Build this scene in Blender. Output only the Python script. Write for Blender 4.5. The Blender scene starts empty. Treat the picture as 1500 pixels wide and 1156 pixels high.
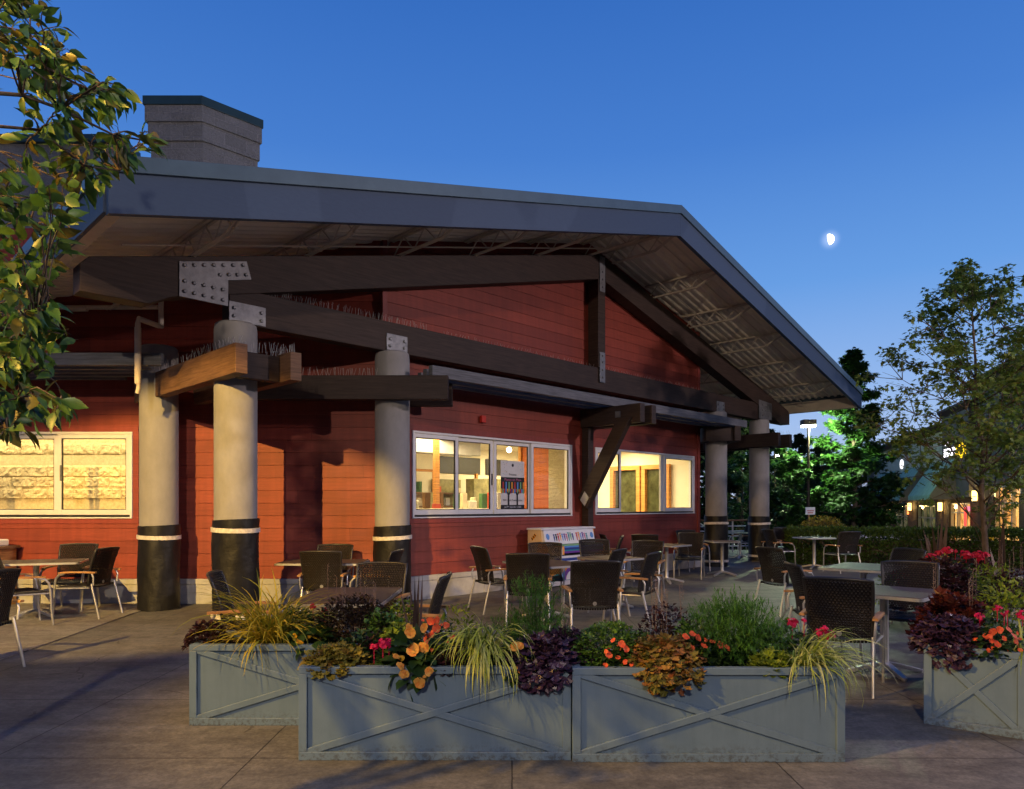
import bpy, math, random
from mathutils import Vector, Matrix
S = bpy.context.scene
COL = S.collection
R = math.radians
# ------------------------------------------------------------------ camera
cam = bpy.data.cameras.new("camera"); cam_o = bpy.data.objects.new("camera", cam); COL.objects.link(cam_o)
HZ, F, H = 740.0, 1042.0, 1.51          # eye height 1.51 m, level camera with a vertical lens shift
cam_o.location = (0, 0, H); cam_o.rotation_euler = (R(90), 0, 0)
cam.sensor_width = 36; cam.lens = F / 1500 * 36; cam.shift_y = (HZ - 578) / 1500; cam.clip_start = .05; cam.clip_end = 8000
S.camera = cam_o
# ------------------------------------------------------------------ dusk sky
W = bpy.data.worlds.new("World"); S.world = W; W.use_nodes = True
wn, wl = W.node_tree.nodes, W.node_tree.links
wn.clear()
sky = wn.new("ShaderNodeTexSky"); sky.sky_type = 'NISHITA'; sky.sun_disc = False
sky.sun_elevation = R(1.5); sky.sun_rotation = R(215); sky.air_density = 1.0; sky.dust_density = .3; sky.ozone_density = 3
tc = wn.new("ShaderNodeTexCoord"); sp = wn.new("ShaderNodeSeparateXYZ"); wl.new(tc.outputs['Generated'], sp.inputs[0])
rp = wn.new("ShaderNodeValToRGB"); wl.new(sp.outputs['Z'], rp.inputs[0])
els = rp.color_ramp.elements
stops = [(0.0, (.46, .54, .74)), (.06, (.40, .53, .81)), (.14, (.30, .47, .82)), (.28, (.130, .325, .745)), (.44, (.058, .20, .61)), (.60, (.030, .138, .50)), (1.0, (.012, .07, .32))]
while len(els) < len(stops): els.new(.5)
for e, (p, c) in zip(els, stops): e.position = p; e.color = (*c, 1)
mx = wn.new("ShaderNodeMixRGB"); mx.blend_type = 'ADD'; mx.inputs[0].default_value = .025
wl.new(rp.outputs[0], mx.inputs[1]); wl.new(sky.outputs[0], mx.inputs[2])
def smooth(src, a, b):
    q = wn.new("ShaderNodeMapRange"); q.interpolation_type = 'SMOOTHSTEP'; q.inputs['From Min'].default_value = a; q.inputs['From Max'].default_value = b; wl.new(src, q.inputs['Value']); return q.outputs[0]
def wmath(op, a, b):
    q = wn.new("ShaderNodeMath"); q.operation = op
    for i, v in enumerate((a, b)):
        if hasattr(v, 'is_linked'): wl.new(v, q.inputs[i])
        else: q.inputs[i].default_value = v
    return q.outputs[0]
back = wmath('MULTIPLY', smooth(sp.outputs['Y'], .15, -.25), wmath('SUBTRACT', 1.0, smooth(sp.outputs['Z'], .22, .62)))   # low sky behind the camera, darkened to keep the porch in shade
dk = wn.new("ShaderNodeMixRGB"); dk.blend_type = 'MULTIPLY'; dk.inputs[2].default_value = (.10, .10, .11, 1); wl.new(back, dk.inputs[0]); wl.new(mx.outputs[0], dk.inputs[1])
bg = wn.new("ShaderNodeBackground"); bg.inputs[1].default_value = 1.0
mdir = Vector((466, F, 389)).normalized()
dtm = wn.new("ShaderNodeVectorMath"); dtm.operation = 'DOT_PRODUCT'; wl.new(tc.outputs['Generated'], dtm.inputs[0]); dtm.inputs[1].default_value = mdir
au = wmath('MULTIPLY', wmath('POWER', smooth(dtm.outputs['Value'], .99988, 1.00006), 2.0), .5)           # thin-air aureole round the moon
am = wn.new("ShaderNodeMixRGB"); am.blend_type = 'ADD'; am.inputs[2].default_value = (1, 1, .98, 1); wl.new(au, am.inputs[0]); wl.new(dk.outputs[0], am.inputs[1])
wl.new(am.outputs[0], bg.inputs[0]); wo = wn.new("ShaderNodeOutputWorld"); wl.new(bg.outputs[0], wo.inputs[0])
# ------------------------------------------------------------------ light of the parking-lot lamps (behind and beside the camera) and an added tree spot
def lamp(name, kind, loc, power, color, to=None, **k):
    l = bpy.data.lights.new(name, kind); l.energy = power; l.color = color
    for a, v in k.items(): setattr(l, a, v)
    o = bpy.data.objects.new(name, l); COL.objects.link(o); o.location = loc
    if to is not None: o.rotation_euler = (Vector(to) - Vector(loc)).to_track_quat('-Z', 'Y').to_euler()
    return o
lamp("sun", 'SUN', (-20, -40, 30), .02, (1, .82, .7), to=(0, 0, 12), angle=R(25))
fl = lamp("sodium_flood_light", 'SPOT', (-6.0, -5.5, 8.0), 21500, (1, .60, .14), to=(-6.0 + 14 * math.tan(R(3.5)), 8.5, 8.0 - 14.03 * math.tan(R(25.0))), spot_size=R(16.6), spot_blend=.3, shadow_soft_size=.07)
fl.scale = (1.75, 1, 1)
lamp("added_crown_light", 'SPOT', (-6.6, .2, 6.0), 4800, (1, .55, .09), to=(-2.9, 3.3, 3.7), spot_size=R(46), spot_blend=.4, shadow_soft_size=.08)  # added spot, aimed at the cherry crown to brighten its leaves
lamp("lot_light_rear", 'SPOT', (-1.5, -6.5, 6.4), 3000, (1, .80, .60), to=(-.5, 2, 0), spot_size=R(128), spot_blend=.5, shadow_soft_size=.12)
lamp("lot_light_side", 'POINT', (16, 4.5, 6.4), 4300, (1, .80, .80), shadow_soft_size=.25)
vs = S.view_settings
vs.view_transform = 'Standard'; vs.look = 'None'; vs.exposure = 0; vs.gamma = 1
S.cycles.max_bounces = 8; S.cycles.transparent_max_bounces = 16; S.cycles.sample_clamp_indirect = 4
try: S.cycles.use_denoising = True
except Exception: pass
# ------------------------------------------------------------------ helpers
r2 = math.sqrt(.5)
FX, FY = 1.698, 14.26                    # foot of the king post; the gable front runs along (1,1), its face looks along (1,-1)
def fac(a, b, z): return (FX + r2 * (a + b), FY + r2 * (a - b), z)
def wld(x, y, z): return (x, y, z)
def frame(cx, cy, ang):
    c, s = math.cos(R(ang)), math.sin(R(ang))
    return lambda x, y, z: (cx + c * x - s * y, cy + s * x + c * y, z)
def at(px, Y): return (px - 750) / F * Y
OFF = {}
class MB:
    def __init__(s): s.v = []; s.f = []; s.uv = None
    def add(s, vs, fs):
        o = len(s.v); s.v += [tuple(v) for v in vs]; s.f += [tuple(i + o for i in f) for f in fs]
        return s
    def box(s, x, y, z, fr=wld):
        x0, x1 = x; y0, y1 = y; z0, z1 = z
        vs = [fr(*p) for p in ((x0, y0, z0), (x1, y0, z0), (x1, y1, z0), (x0, y1, z0), (x0, y0, z1), (x1, y0, z1), (x1, y1, z1), (x0, y1, z1))]
        return s.add(vs, [(0, 3, 2, 1), (4, 5, 6, 7), (0, 1, 5, 4), (1, 2, 6, 5), (2, 3, 7, 6), (3, 0, 4, 7)])
    def prism(s, poly, e0, e1, m):
        n = len(poly)
        vs = [m(p, q, e0) for p, q in poly] + [m(p, q, e1) for p, q in poly]
        return s.add(vs, [tuple(range(n - 1, -1, -1)), tuple(range(n, 2 * n))] + [(i, (i + 1) % n, n + (i + 1) % n, n + i) for i in range(n)])
    def tube(s, pts, r, n=8, caps=True):
        pts = [Vector(p) for p in pts]; m = len(pts)
        rs = r if isinstance(r, (list, tuple)) else [r] * m
        up = None; vs = []; fs = []
        for i, p in enumerate(pts):
            d = (pts[min(i + 1, m - 1)] - pts[max(i - 1, 0)]).normalized()
            if up is None: up = d.orthogonal().normalized()
            else:
                up = up - d * up.dot(d)
                up = up.normalized() if up.length > 1e-6 else d.orthogonal().normalized()
            w = d.cross(up)
            for k in range(n):
                t = 2 * math.pi * k / n
                vs.append(p + (up * math.cos(t) + w * math.sin(t)) * rs[i])
        for i in range(m - 1):
            for k in range(n):
                a, b = i * n + k, i * n + (k + 1) % n
                fs.append((a, b, b + n, a + n))
        if caps: fs += [tuple(range(n - 1, -1, -1)), tuple(range((m - 1) * n, m * n))]
        return s.add(vs, fs)
    def lathe(s, prof, cx=0, cy=0, n=32):
        vs = []; fs = []
        for r, z in prof:
            for k in range(n):
                t = 2 * math.pi * k / n
                vs.append((cx + r * math.cos(t), cy + r * math.sin(t), z))
        m = len(prof)
        for i in range(m - 1):
            for k in range(n):
                a, b = i * n + k, i * n + (k + 1) % n
                fs.append((a, b, b + n, a + n))
        fs += [tuple(range(n - 1, -1, -1)), tuple(range((m - 1) * n, m * n))]
        return s.add(vs, fs)
    def build(s, name, mat, parent=None, smooth=False, bevel=0, label=None):
        me = bpy.data.meshes.new(name); me.from_pydata(s.v, [], s.f)
        if mat is not None: me.materials.append(mat)
        if smooth:
            me.polygons.foreach_set("use_smooth", [True] * len(me.polygons))
            if smooth == 'auto':
                try: me.set_sharp_from_angle(angle=R(40))
                except Exception: pass
        me.update()
        if s.uv is not None:
            lay = me.uv_layers.new(name="UVMap")
            for li, l in enumerate(me.loops): lay.data[li].uv = s.uv[l.vertex_index]
        o = bpy.data.objects.new(name, me); COL.objects.link(o)
        if parent is not None:
            o.parent = parent
            if parent.name in OFF: o.location = -OFF[parent.name]
        if bevel:
            bv = o.modifiers.new("bevel", 'BEVEL'); bv.width = bevel; bv.segments = 2; bv.limit_method = 'ANGLE'; bv.angle_limit = R(35)
        if label: o['label'] = label
        return o
def tag(o, label, cat, group=None, kind=None):
    if label: o['label'] = label
    if cat: o['category'] = cat
    if group: o['group'] = group
    if kind: o['kind'] = kind
    return o
def thing(name, label, cat, loc=(0, 0, 0), rz=0, group=None, world=False):
    o = bpy.data.objects.new(name, None); COL.objects.link(o); o.location = loc; o.rotation_euler = (0, 0, rz); o.empty_display_size = .2
    if world: OFF[o.name] = Vector(loc)
    return tag(o, label, cat, group)
def dup(root, loc, rz, label, group=None):
    r = root.copy(); COL.objects.link(r); r.location = loc; r.rotation_euler = (0, 0, rz); r['label'] = label
    if group: r['group'] = group
    for ch in list(root.children):
        c = ch.copy(); COL.objects.link(c); c.parent = r
        for g in list(ch.children):
            d = g.copy(); COL.objects.link(d); d.parent = c
    return r
def text_mb(txt, size, m, depth=.004, mb=None, align='CENTER'):
    cu = bpy.data.curves.new("text", 'FONT'); cu.body = txt; cu.size = size; cu.align_x = align; cu.align_y = 'CENTER'; cu.extrude = depth; cu.resolution_u = 2
    to = bpy.data.objects.new("text", cu); COL.objects.link(to)
    dg = bpy.context.evaluated_depsgraph_get(); me = bpy.data.meshes.new_from_object(to.evaluated_get(dg))
    mb = mb or MB(); mb.add([m(*v.co) for v in me.vertices], [tuple(p.vertices) for p in me.polygons])
    bpy.data.objects.remove(to); bpy.data.curves.remove(cu); bpy.data.meshes.remove(me)
    return mb
# ------------------------------------------------------------------ materials
class N:
    def __init__(s, name):
        s.m = bpy.data.materials.new(name); s.m.use_nodes = True; s.n = s.m.node_tree.nodes; s.l = s.m.node_tree.links
        s.b = s.n.get("Principled BSDF"); s.out = s.n.get("Material Output")
        s.pos = None
    def new(s, t, **k):
        x = s.n.new(t)
        for a, v in k.items(): setattr(x, a, v)
        return x
    def link(s, a, b): s.l.new(a, b)
    def P(s):                                  # world position
        if s.pos is None: s.pos = s.new("ShaderNodeNewGeometry").outputs['Position']
        return s.pos
    def O(s): return s.new("ShaderNodeTexCoord").outputs['Object']
    def mapping(s, src, scale=(1, 1, 1), rot=(0, 0, 0), loc=(0, 0, 0)):
        mp = s.new("ShaderNodeMapping"); mp.inputs['Scale'].default_value = scale; mp.inputs['Rotation'].default_value = rot; mp.inputs['Location'].default_value = loc
        s.link(src, mp.inputs[0]); return mp.outputs[0]
    def noise(s, src, scale, detail=4, rough=.6):
        x = s.new("ShaderNodeTexNoise"); x.inputs['Scale'].default_value = scale; x.inputs['Detail'].default_value = detail; x.inputs['Roughness'].default_value = rough
        if src is not None: s.link(src, x.inputs['Vector'])
        return x.outputs['Fac']
    def ramp(s, src, *st):
        x = s.new("ShaderNodeValToRGB"); e = x.color_ramp.elements
        while len(e) < len(st): e.new(.5)
        for q, (p, c) in zip(e, st): q.position = p; q.color = (*c, 1) if len(c) == 3 else c
        s.link(src, x.inputs[0]); return x.outputs[0]
    def mix(s, f, a, b, mode='MIX'):
        x = s.new("ShaderNodeMixRGB", blend_type=mode)
        for i, q in enumerate((f, a, b)):
            if hasattr(q, 'is_linked'): s.link(q, x.inputs[i])
            elif i == 0: x.inputs[0].default_value = q
            else: x.inputs[i].default_value = (*q, 1)
        return x.outputs[0]
    def math(s, op, a, b=0.0, c=None):
        x = s.new("ShaderNodeMath", operation=op)
        for i, q in enumerate((a, b) if c is None else (a, b, c)):
            if hasattr(q, 'is_linked'): s.link(q, x.inputs[i])
            else: x.inputs[i].default_value = q
        return x.outputs[0]
    def xyz(s, src):
        x = s.new("ShaderNodeSeparateXYZ"); s.link(src, x.inputs[0]); return x.outputs
    def color(s, c):
        if hasattr(c, 'is_linked'): s.link(c, s.b.inputs['Base Color'])
        else: s.b.inputs['Base Color'].default_value = (*c, 1)
        return s
    def bump(s, h, strength=.3, dist=.02):
        x = s.new("ShaderNodeBump"); x.inputs['Strength'].default_value = strength; x.inputs['Distance'].default_value = dist
        s.link(h, x.inputs['Height']); s.link(x.outputs[0], s.b.inputs['Normal']); return s
    def set(s, rough=.6, spec=.3, metal=0):
        s.b.inputs['Roughness'].default_value = rough; s.b.inputs['Specular IOR Level'].default_value = spec; s.b.inputs['Metallic'].default_value = metal
        return s
def simple(name, c, rough=.6, spec=.3, metal=0, var=.15, scale=6, bump=0, bscale=60, bdist=.004, stretch=(1, 1, 1)):
    k = N(name).set(rough, spec, metal)
    p = k.mapping(k.P(), stretch)
    n = k.noise(p, scale, 5, .65)
    lo = tuple(max(0, x * (1 - var * 1.6)) for x in c); hi = tuple(x * (1 + var * 1.3) for x in c)
    k.color(k.ramp(n, (.3, lo), (.7, hi)))
    if bump: k.bump(k.noise(p, bscale, 4), bump, bdist)
    return k.m
def emit(name, c, s):
    k = N(name); e = k.new("ShaderNodeEmission"); e.inputs[0].default_value = (*c, 1); e.inputs[1].default_value = s
    k.link(e.outputs[0], k.out.inputs[0]); return k.m
def leafmat(name, cols, rough=.5, transl=.3, spec=.25):
    k = N(name).set(rough, spec)
    rnd = k.new("ShaderNodeNewGeometry").outputs['Random Per Island']
    st = [((i + .5) / len(cols), c) for i, c in enumerate(cols)]
    c = k.ramp(rnd, *st)
    n = k.noise(k.P(), 45, 3)
    c = k.mix(.35, c, k.ramp(n, (.3, (.35, .35, .3)), (.7, (1.2, 1.2, 1.1))), 'MULTIPLY')
    k.color(c)
    t = k.new("ShaderNodeBsdfTranslucent"); k.link(c, t.inputs[0])
    ms = k.new("ShaderNodeMixShader"); ms.inputs[0].default_value = transl
    k.link(k.b.outputs[0], ms.inputs[1]); k.link(t.outputs[0], ms.inputs[2]); k.link(ms.outputs[0], k.out.inputs[0])
    return k.m
def glassmat(name, tint=(1, 1, 1), refl=.09):
    k = N(name)
    t = k.new("ShaderNodeBsdfTransparent"); t.inputs[0].default_value = (*tint, 1)
    g = k.new("ShaderNodeBsdfGlossy"); g.inputs['Roughness'].default_value = .02
    lw = k.new("ShaderNodeLayerWeight"); lw.inputs[0].default_value = .5
    f = k.math('ADD', k.math('MULTIPLY', k.math('POWER', lw.outputs['Facing'], 4.0), .55), .02)
    ms = k.new("ShaderNodeMixShader"); k.link(f, ms.inputs[0]); k.link(t.outputs[0], ms.inputs[1]); k.link(g.outputs[0], ms.inputs[2]); k.link(ms.outputs[0], k.out.inputs[0])
    return k.m
def siding_mat(name, c):
    k = N(name).set(.55, .3); P = k.P()
    n = k.noise(k.mapping(P, (1.1, 1.1, 16)), 2.2, 6, .7); big = k.noise(P, .9, 4)
    col = k.ramp(n, (.25, tuple(x * .80 for x in c)), (.75, tuple(x * 1.16 for x in c)))
    col = k.mix(.35, col, k.ramp(big, (.3, (.62, .62, .64)), (.7, (1.15, 1.1, 1.1))), 'MULTIPLY')
    x, y, z = k.xyz(P); row = k.math('FLOOR', k.math('DIVIDE', k.math('SUBTRACT', z, .385), .193))        # one tone per board, butt joints
    u = k.math('ADD', k.math('DIVIDE', k.math('ADD', x, y), 4.6), k.math('MULTIPLY', row, .391)); cb = k.new("ShaderNodeCombineXYZ"); k.link(k.math('FLOOR', u), cb.inputs[0]); k.link(row, cb.inputs[1])
    w_ = k.new("ShaderNodeTexWhiteNoise"); k.link(cb.outputs[0], w_.inputs['Vector'])
    col = k.mix(.8, col, k.ramp(w_.outputs['Value'], (0, (.80, .78, .78)), (1, (1.12, 1.14, 1.12))), 'MULTIPLY')
    jn = k.math('LESS_THAN', k.math('FRACT', u), .0011); col = k.mix(k.math('MULTIPLY', jn, .7), col, tuple(q * .25 for q in c))
    st = k.noise(k.mapping(P, (14, 14, .7)), 1.0, 3, .5); col = k.mix(.3, col, k.ramp(st, (.42, (.7, .7, .72)), (.6, (1.05, 1.05, 1.05))), 'MULTIPLY')
    k.color(col); k.bump(k.noise(k.mapping(P, (4, 4, 60)), 3, 4), .25, .004)
    return k.m
def wood_mat(name, c, rough=.62, dist=.006):
    k = N(name).set(rough, .25)
    p = k.mapping(k.P(), (1.6, 1.6, 26))
    n = k.noise(p, 1.6, 7, .7); big = k.noise(k.P(), 2.3, 3)
    col = k.ramp(n, (.28, tuple(x * .5 for x in c)), (.5, c), (.75, tuple(x * 1.55 for x in c)))
    col = k.mix(.5, col, k.ramp(big, (.3, (.7, .7, .72)), (.7, (1.15, 1.1, 1.08))), 'MULTIPLY')
    k.color(col); k.bump(n, .3, dist); return k.m
def concrete_floor(name, c, sx, ox, sy, oy):
    k = N(name).set(.78, .25)
    P = k.P(); x, y, z = k.xyz(P)
    n1 = k.noise(P, .55, 6, .65); n2 = k.noise(P, 7, 6, .75); n3 = k.noise(k.mapping(P, (.5, 1.6, 1)), 2.0, 5, .7)
    col = k.ramp(n1, (.3, tuple(q * .66 for q in c)), (.7, tuple(q * 1.2 for q in c)))
    n4 = k.noise(P, 34, 4, .8)
    col = k.mix(.85, col, k.ramp(n2, (.34, (.66, .66, .68)), (.66, (1.28, 1.26, 1.22))), 'MULTIPLY')
    col = k.mix(.7, col, k.ramp(n4, (.36, (.66, .66, .67)), (.64, (1.3, 1.29, 1.27))), 'MULTIPLY')
    ck = k.new("ShaderNodeTexVoronoi", feature='DISTANCE_TO_EDGE'); ck.inputs['Scale'].default_value = .42
    wv = k.new("ShaderNodeMixRGB"); wv.blend_type = 'ADD'; wv.inputs[0].default_value = .35; nz = k.new("ShaderNodeTexNoise"); nz.inputs['Scale'].default_value = 2.6; nz.inputs['Detail'].default_value = 6; k.link(P, nz.inputs['Vector']); k.link(P, wv.inputs[1]); k.link(nz.outputs['Color'], wv.inputs[2]); k.link(wv.outputs[0], ck.inputs['Vector'])
    crack = k.math('MULTIPLY', k.math('LESS_THAN', ck.outputs['Distance'], .0035), k.math('GREATER_THAN', k.noise(P, .5, 2), .53))
    col = k.mix(k.math('MULTIPLY', crack, .6), col, (.03, .028, .026))
    col = k.mix(.65, col, k.ramp(n3, (.36, (.55, .54, .53)), (.56, (1.06, 1.06, 1.06))), 'MULTIPLY')
    spots = k.new("ShaderNodeTexVoronoi"); spots.inputs['Scale'].default_value = 5.5; k.link(P, spots.inputs['Vector'])
    col = k.mix(k.ramp(spots.outputs['Distance'], (.03, (.5, .5, .5)), (.06, (0, 0, 0))), col, tuple(q * .45 for q in c))
    # each slab has a slightly different tone
    fx = k.math('FLOOR', k.math('DIVIDE', k.math('SUBTRACT', x, ox), sx)); fy = k.math('FLOOR', k.math('DIVIDE', k.math('SUBTRACT', y, oy), sy))
    cb = k.new("ShaderNodeCombineXYZ"); k.link(fx, cb.inputs[0]); k.link(fy, cb.inputs[1])
    wn_ = k.new("ShaderNodeTexWhiteNoise"); k.link(cb.outputs[0], wn_.inputs['Vector'])
    col = k.mix(.45, col, k.ramp(wn_.outputs['Value'], (0, (.82, .82, .82)), (1, (1.15, 1.13, 1.1))), 'MULTIPLY')
    wob = k.math('MULTIPLY', k.math('SUBTRACT', k.noise(P, 9, 3), .5), .012)
    def line(v, o, s_):
        q = k.math('DIVIDE', k.math('SUBTRACT', k.math('ADD', v, wob), o), s_)
        d = k.math('MULTIPLY', k.math('ABSOLUTE', k.math('SUBTRACT', k.math('FRACT', k.math('ADD', q, .5)), .5)), s_)
        return k.math('LESS_THAN', d, .0045)
    j = k.math('MAXIMUM', line(x, ox, sx), line(y, oy, sy))
    col = k.mix(k.math('MULTIPLY', j, .85), col, (.018, .017, .016))
    k.color(col)
    h = k.math('SUBTRACT', k.math('MULTIPLY', n2, .35), k.math('MULTIPLY', j, 1.0))
    k.bump(h, .45, .012)
    k.link(k.math('ADD', k.math('MULTIPLY', n1, .35), .5), k.b.inputs['Roughness'])
    return k.m
def block_mat(name, c, fr_rot, w=.4, h=.2, mortar=(.3, .29, .27), bump=1.0, rough_scale=26, uz=False):
    k = N(name).set(.85, .15)
    P = k.mapping(k.P(), (1, 1, 1), (R(90), 0, 0) if uz else (0, 0, 0))
    x, y, z = k.xyz(k.mapping(k.P(), (1, 1, 1), (0, 0, R(-fr_rot))))
    cb = k.new("ShaderNodeCombineXYZ"); k.link(x, cb.inputs[0]); k.link(z, cb.inputs[1])
    br = k.new("ShaderNodeTexBrick"); k.link(cb.outputs[0], br.inputs['Vector'])
    br.inputs['Scale'].default_value = 1; br.inputs['Brick Width'].default_value = w; br.inputs['Row Height'].default_value = h
    br.inputs['Mortar Size'].default_value = .006; br.inputs['Mortar Smooth'].default_value = .3
    br.inputs['Color1'].default_value = (*c, 1); br.inputs['Color2'].default_value = (*[q * .86 for q in c], 1); br.inputs['Mortar'].default_value = (*mortar, 1)
    n = k.noise(k.P(), rough_scale, 8, .75); big = k.noise(k.P(), 6, 3)
    col = k.mix(.55, br.outputs['Color'], k.ramp(n, (.3, (.6, .6, .6)), (.7, (1.25, 1.25, 1.25))), 'MULTIPLY')
    k.color(col)
    hgt = k.math('ADD', k.math('MULTIPLY', n, 1.0), k.math('MULTIPLY', big, .8))
    hgt = k.math('SUBTRACT', hgt, k.math('MULTIPLY', br.outputs['Fac'], .6))
    k.bump(hgt, bump, .06); return k.m
def wicker_mat():
    k = N("black_wicker").set(.5, .2)
    uv = k.new("ShaderNodeUVMap"); x, y, z = k.xyz(uv.outputs[0])
    cx = k.math('MULTIPLY', x, 18.0); cy = k.math('MULTIPLY', y, 22.0)
    par = k.math('MODULO', k.math('FLOOR', cy), 2.0)
    sx = k.math('SINE', k.math('MULTIPLY', k.math('ADD', cx, k.math('MULTIPLY', par, .5)), 2 * math.pi))
    fy = k.math('ABSOLUTE', k.math('SUBTRACT', k.math('FRACT', cy), .5))
    strand = k.math('SUBTRACT', 1.0, k.math('MULTIPLY', k.math('MULTIPLY', fy, fy), 3.6))
    hgt = k.math('MULTIPLY', strand, k.math('ADD', .55, k.math('MULTIPLY', sx, .45)))
    hole = k.math('MULTIPLY', k.math('LESS_THAN', sx, -.55), k.math('GREATER_THAN', fy, .17))
    n = k.noise(k.P(), 30, 3)
    k.color(k.mix(.75, k.ramp(n, (.3, (.010, .008, .008)), (.7, (.018, .015, .014))), k.ramp(hgt, (.15, (.15, .15, .15)), (.85, (2.3, 2.2, 2.1))), 'MULTIPLY')); k.bump(hgt, .9, .006)  # strand highlights and dark creases painted into the colour by weave height
    t = k.new("ShaderNodeBsdfTransparent"); ms = k.new("ShaderNodeMixShader")
    k.link(hole, ms.inputs[0]); k.link(k.b.outputs[0], ms.inputs[1]); k.link(t.outputs[0], ms.inputs[2]); k.link(ms.outputs[0], k.out.inputs[0])
    return k.m
M = {}
M['red'] = siding_mat("red_siding", (.240, .045, .029)); M['redtrim'] = siding_mat("red_trim", (.25, .048, .038))
M['timber'] = wood_mat("dark_stained_timber", (.037, .024, .019)); M['timber2'] = wood_mat("brown_timber", (.16, .088, .05))
M['grey_timber'] = wood_mat("grey_blue_timber", (.115, .118, .128)); k_ = N("blue_grey_fascia").set(.6, .3); n_ = k_.noise(k_.mapping(k_.P(), (.5, .5, .35)), 1.0, 1, .3); g_ = k_.noise(k_.mapping(k_.P(), (2, 2, 9)), 6, 5, .7)
c_ = k_.ramp(n_, (.52, (.046, .072, .122)), (.53, (.056, .086, .142)))
k_.color(k_.mix(.35, c_, k_.ramp(g_, (.3, (.75, .75, .78)), (.7, (1.15, 1.15, 1.15))), 'MULTIPLY')); k_.bump(g_, .2, .003); M['fascia'] = k_.m
M['metal_edge'] = simple("teal_metal_edge", (.085, .13, .155), .4, .5, .3, .08, 3)
M['teal'] = simple("dark_teal_metal", (.02, .055, .065), .45, .5, .2, .1, 3)
M['soffit'] = simple("beige_soffit_paint", (.60, .51, .40), .7, .2, 0, .12, 2)
M['deck'] = simple('beige_deck_paint', (.80, .71, .58), .7, .2, 0, .08, 2)
M['steel'] = simple("painted_steel_plate", (.17, .175, .185), .5, .5, .5, .2, 9, .15, 40)
M['concrete'] = simple("column_concrete", (.27, .262, .258), .82, .2, 0, .07, 7, .35, 45, .004, (1, 1, .5))
M['plinth'] = simple("plinth_concrete", (.36, .36, .355), .8, .2, 0, .16, 2.4, .3, 30)
M['wrap'] = simple("black_plastic_wrap", (.009, .009, .010), .5, .3, 0, .25, 5, .35, 7, .03)
M['tape'] = simple("white_tape", (.62, .57, .50), .5, .3, 0, .2, 22)
M['white'] = simple("white_window_frame", (.70, .69, .68), .4, .4, 0, .05, 4)
M['black'] = simple("black_gasket", (.015, .015, .016), .5, .4)
M['glass'] = glassmat("window_glass")
M['cream'] = simple("cream_interior_paint", (.78, .72, .56), .8, .2, 0, .05, 2)
M['honey'] = wood_mat("honey_wood", (.50, .23, .06), .5, .002)
M['lit_red_siding'] = siding_mat("lit_siding", (.36, .085, .012))  # red siding with the warm room light put into its colour
M['bulb'] = emit("lamp_bulb", (1, .86, .55), 14)
M['cblock'] = block_mat("cream_split_block", (.46, .38, .23), 0, .41, .205, (.52, .44, .28), 1.0, 22)
M['cblock2'] = block_mat('cream_split_block_side', (.50, .42, .26), 45, .41, .205, (.55, .47, .3), 1.0, 24)
M['gblock'] = block_mat("grey_split_block", (.27, .275, .28), 0, .4, .2, (.36, .36, .36), .9, 26)
M['gblock2'] = block_mat("grey_split_block_side", (.27, .275, .28), 45, .4, .2, (.36, .36, .36), .9, 26)
M['patio'] = concrete_floor("patio_concrete", (.132, .130, .124), 1.55, 0.0, 1.28, 4.245)
M['walk'] = concrete_floor("walk_concrete", (.20, .192, .18), 3.3, -5.0, 2.4, 3.4)
M['asphalt'] = simple("asphalt", (.042, .042, .045), .85, .2, 0, .25, 1.5, .4, 120)
k_ = N("blue_grey_planter_paint").set(.45, .4); P_ = k_.P(); x_, y_, z_ = k_.xyz(P_)
c_ = k_.ramp(k_.noise(P_, 3.5, 5, .65), (.3, (.098, .150, .212)), (.7, (.122, .180, .246)))
c_ = k_.mix(.22, c_, k_.ramp(k_.noise(k_.mapping(P_, (9, 9, .8)), 1.4, 5, .7), (.38, (.66, .68, .70)), (.56, (1.04, 1.04, 1.04))), 'MULTIPLY')            # rain streaks
sp_ = k_.math('MULTIPLY', k_.ramp(k_.noise(P_, 38, 5, .75), (.48, (0, 0, 0)), (.60, (1, 1, 1))), k_.ramp(z_, (.0, (1, 1, 1)), (.11, (0, 0, 0))))            # splashed soil at the foot
c_ = k_.mix(k_.math('MULTIPLY', sp_, .75), c_, (.04, .034, .026))
sc_ = k_.ramp(k_.noise(k_.mapping(P_, (2, 2, 6)), 12, 6, .8), (.70, (0, 0, 0)), (.73, (.5, .5, .5))); c_ = k_.mix(sc_, c_, (.22, .25, .28))                # scuffs
k_.color(c_); k_.bump(k_.noise(P_, 70, 3), .12, .003); M['planter'] = k_.m
M['soil'] = simple("dark_soil", (.03, .022, .016), .95, .1, 0, .4, 30, .8, 60, .02)
M['alu'] = simple("brushed_aluminium", (.46, .46, .47), .38, .5, .75, .08, 12)
M['wicker'] = wicker_mat()
M['rim'] = simple("black_rim", (.02, .018, .017), .4, .45)
M['teak'] = wood_mat("teak_arm", (.36, .19, .075), .5, .002)
M['top'] = simple("brown_table_laminate", (.075, .052, .044), .58, .18, 0, .3, 24)
M['top2'] = simple("grey_table_laminate", (.07, .084, .08), .62, .15, 0, .3, 24)
M['bark'] = simple("bark", (.10, .075, .058), .9, .1, 0, .35, 14, .8, 40, .01, (1, 1, .3))
M['wire'] = simple("spike_wire", (.52, .49, .46), .45, .5, .3)
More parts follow.
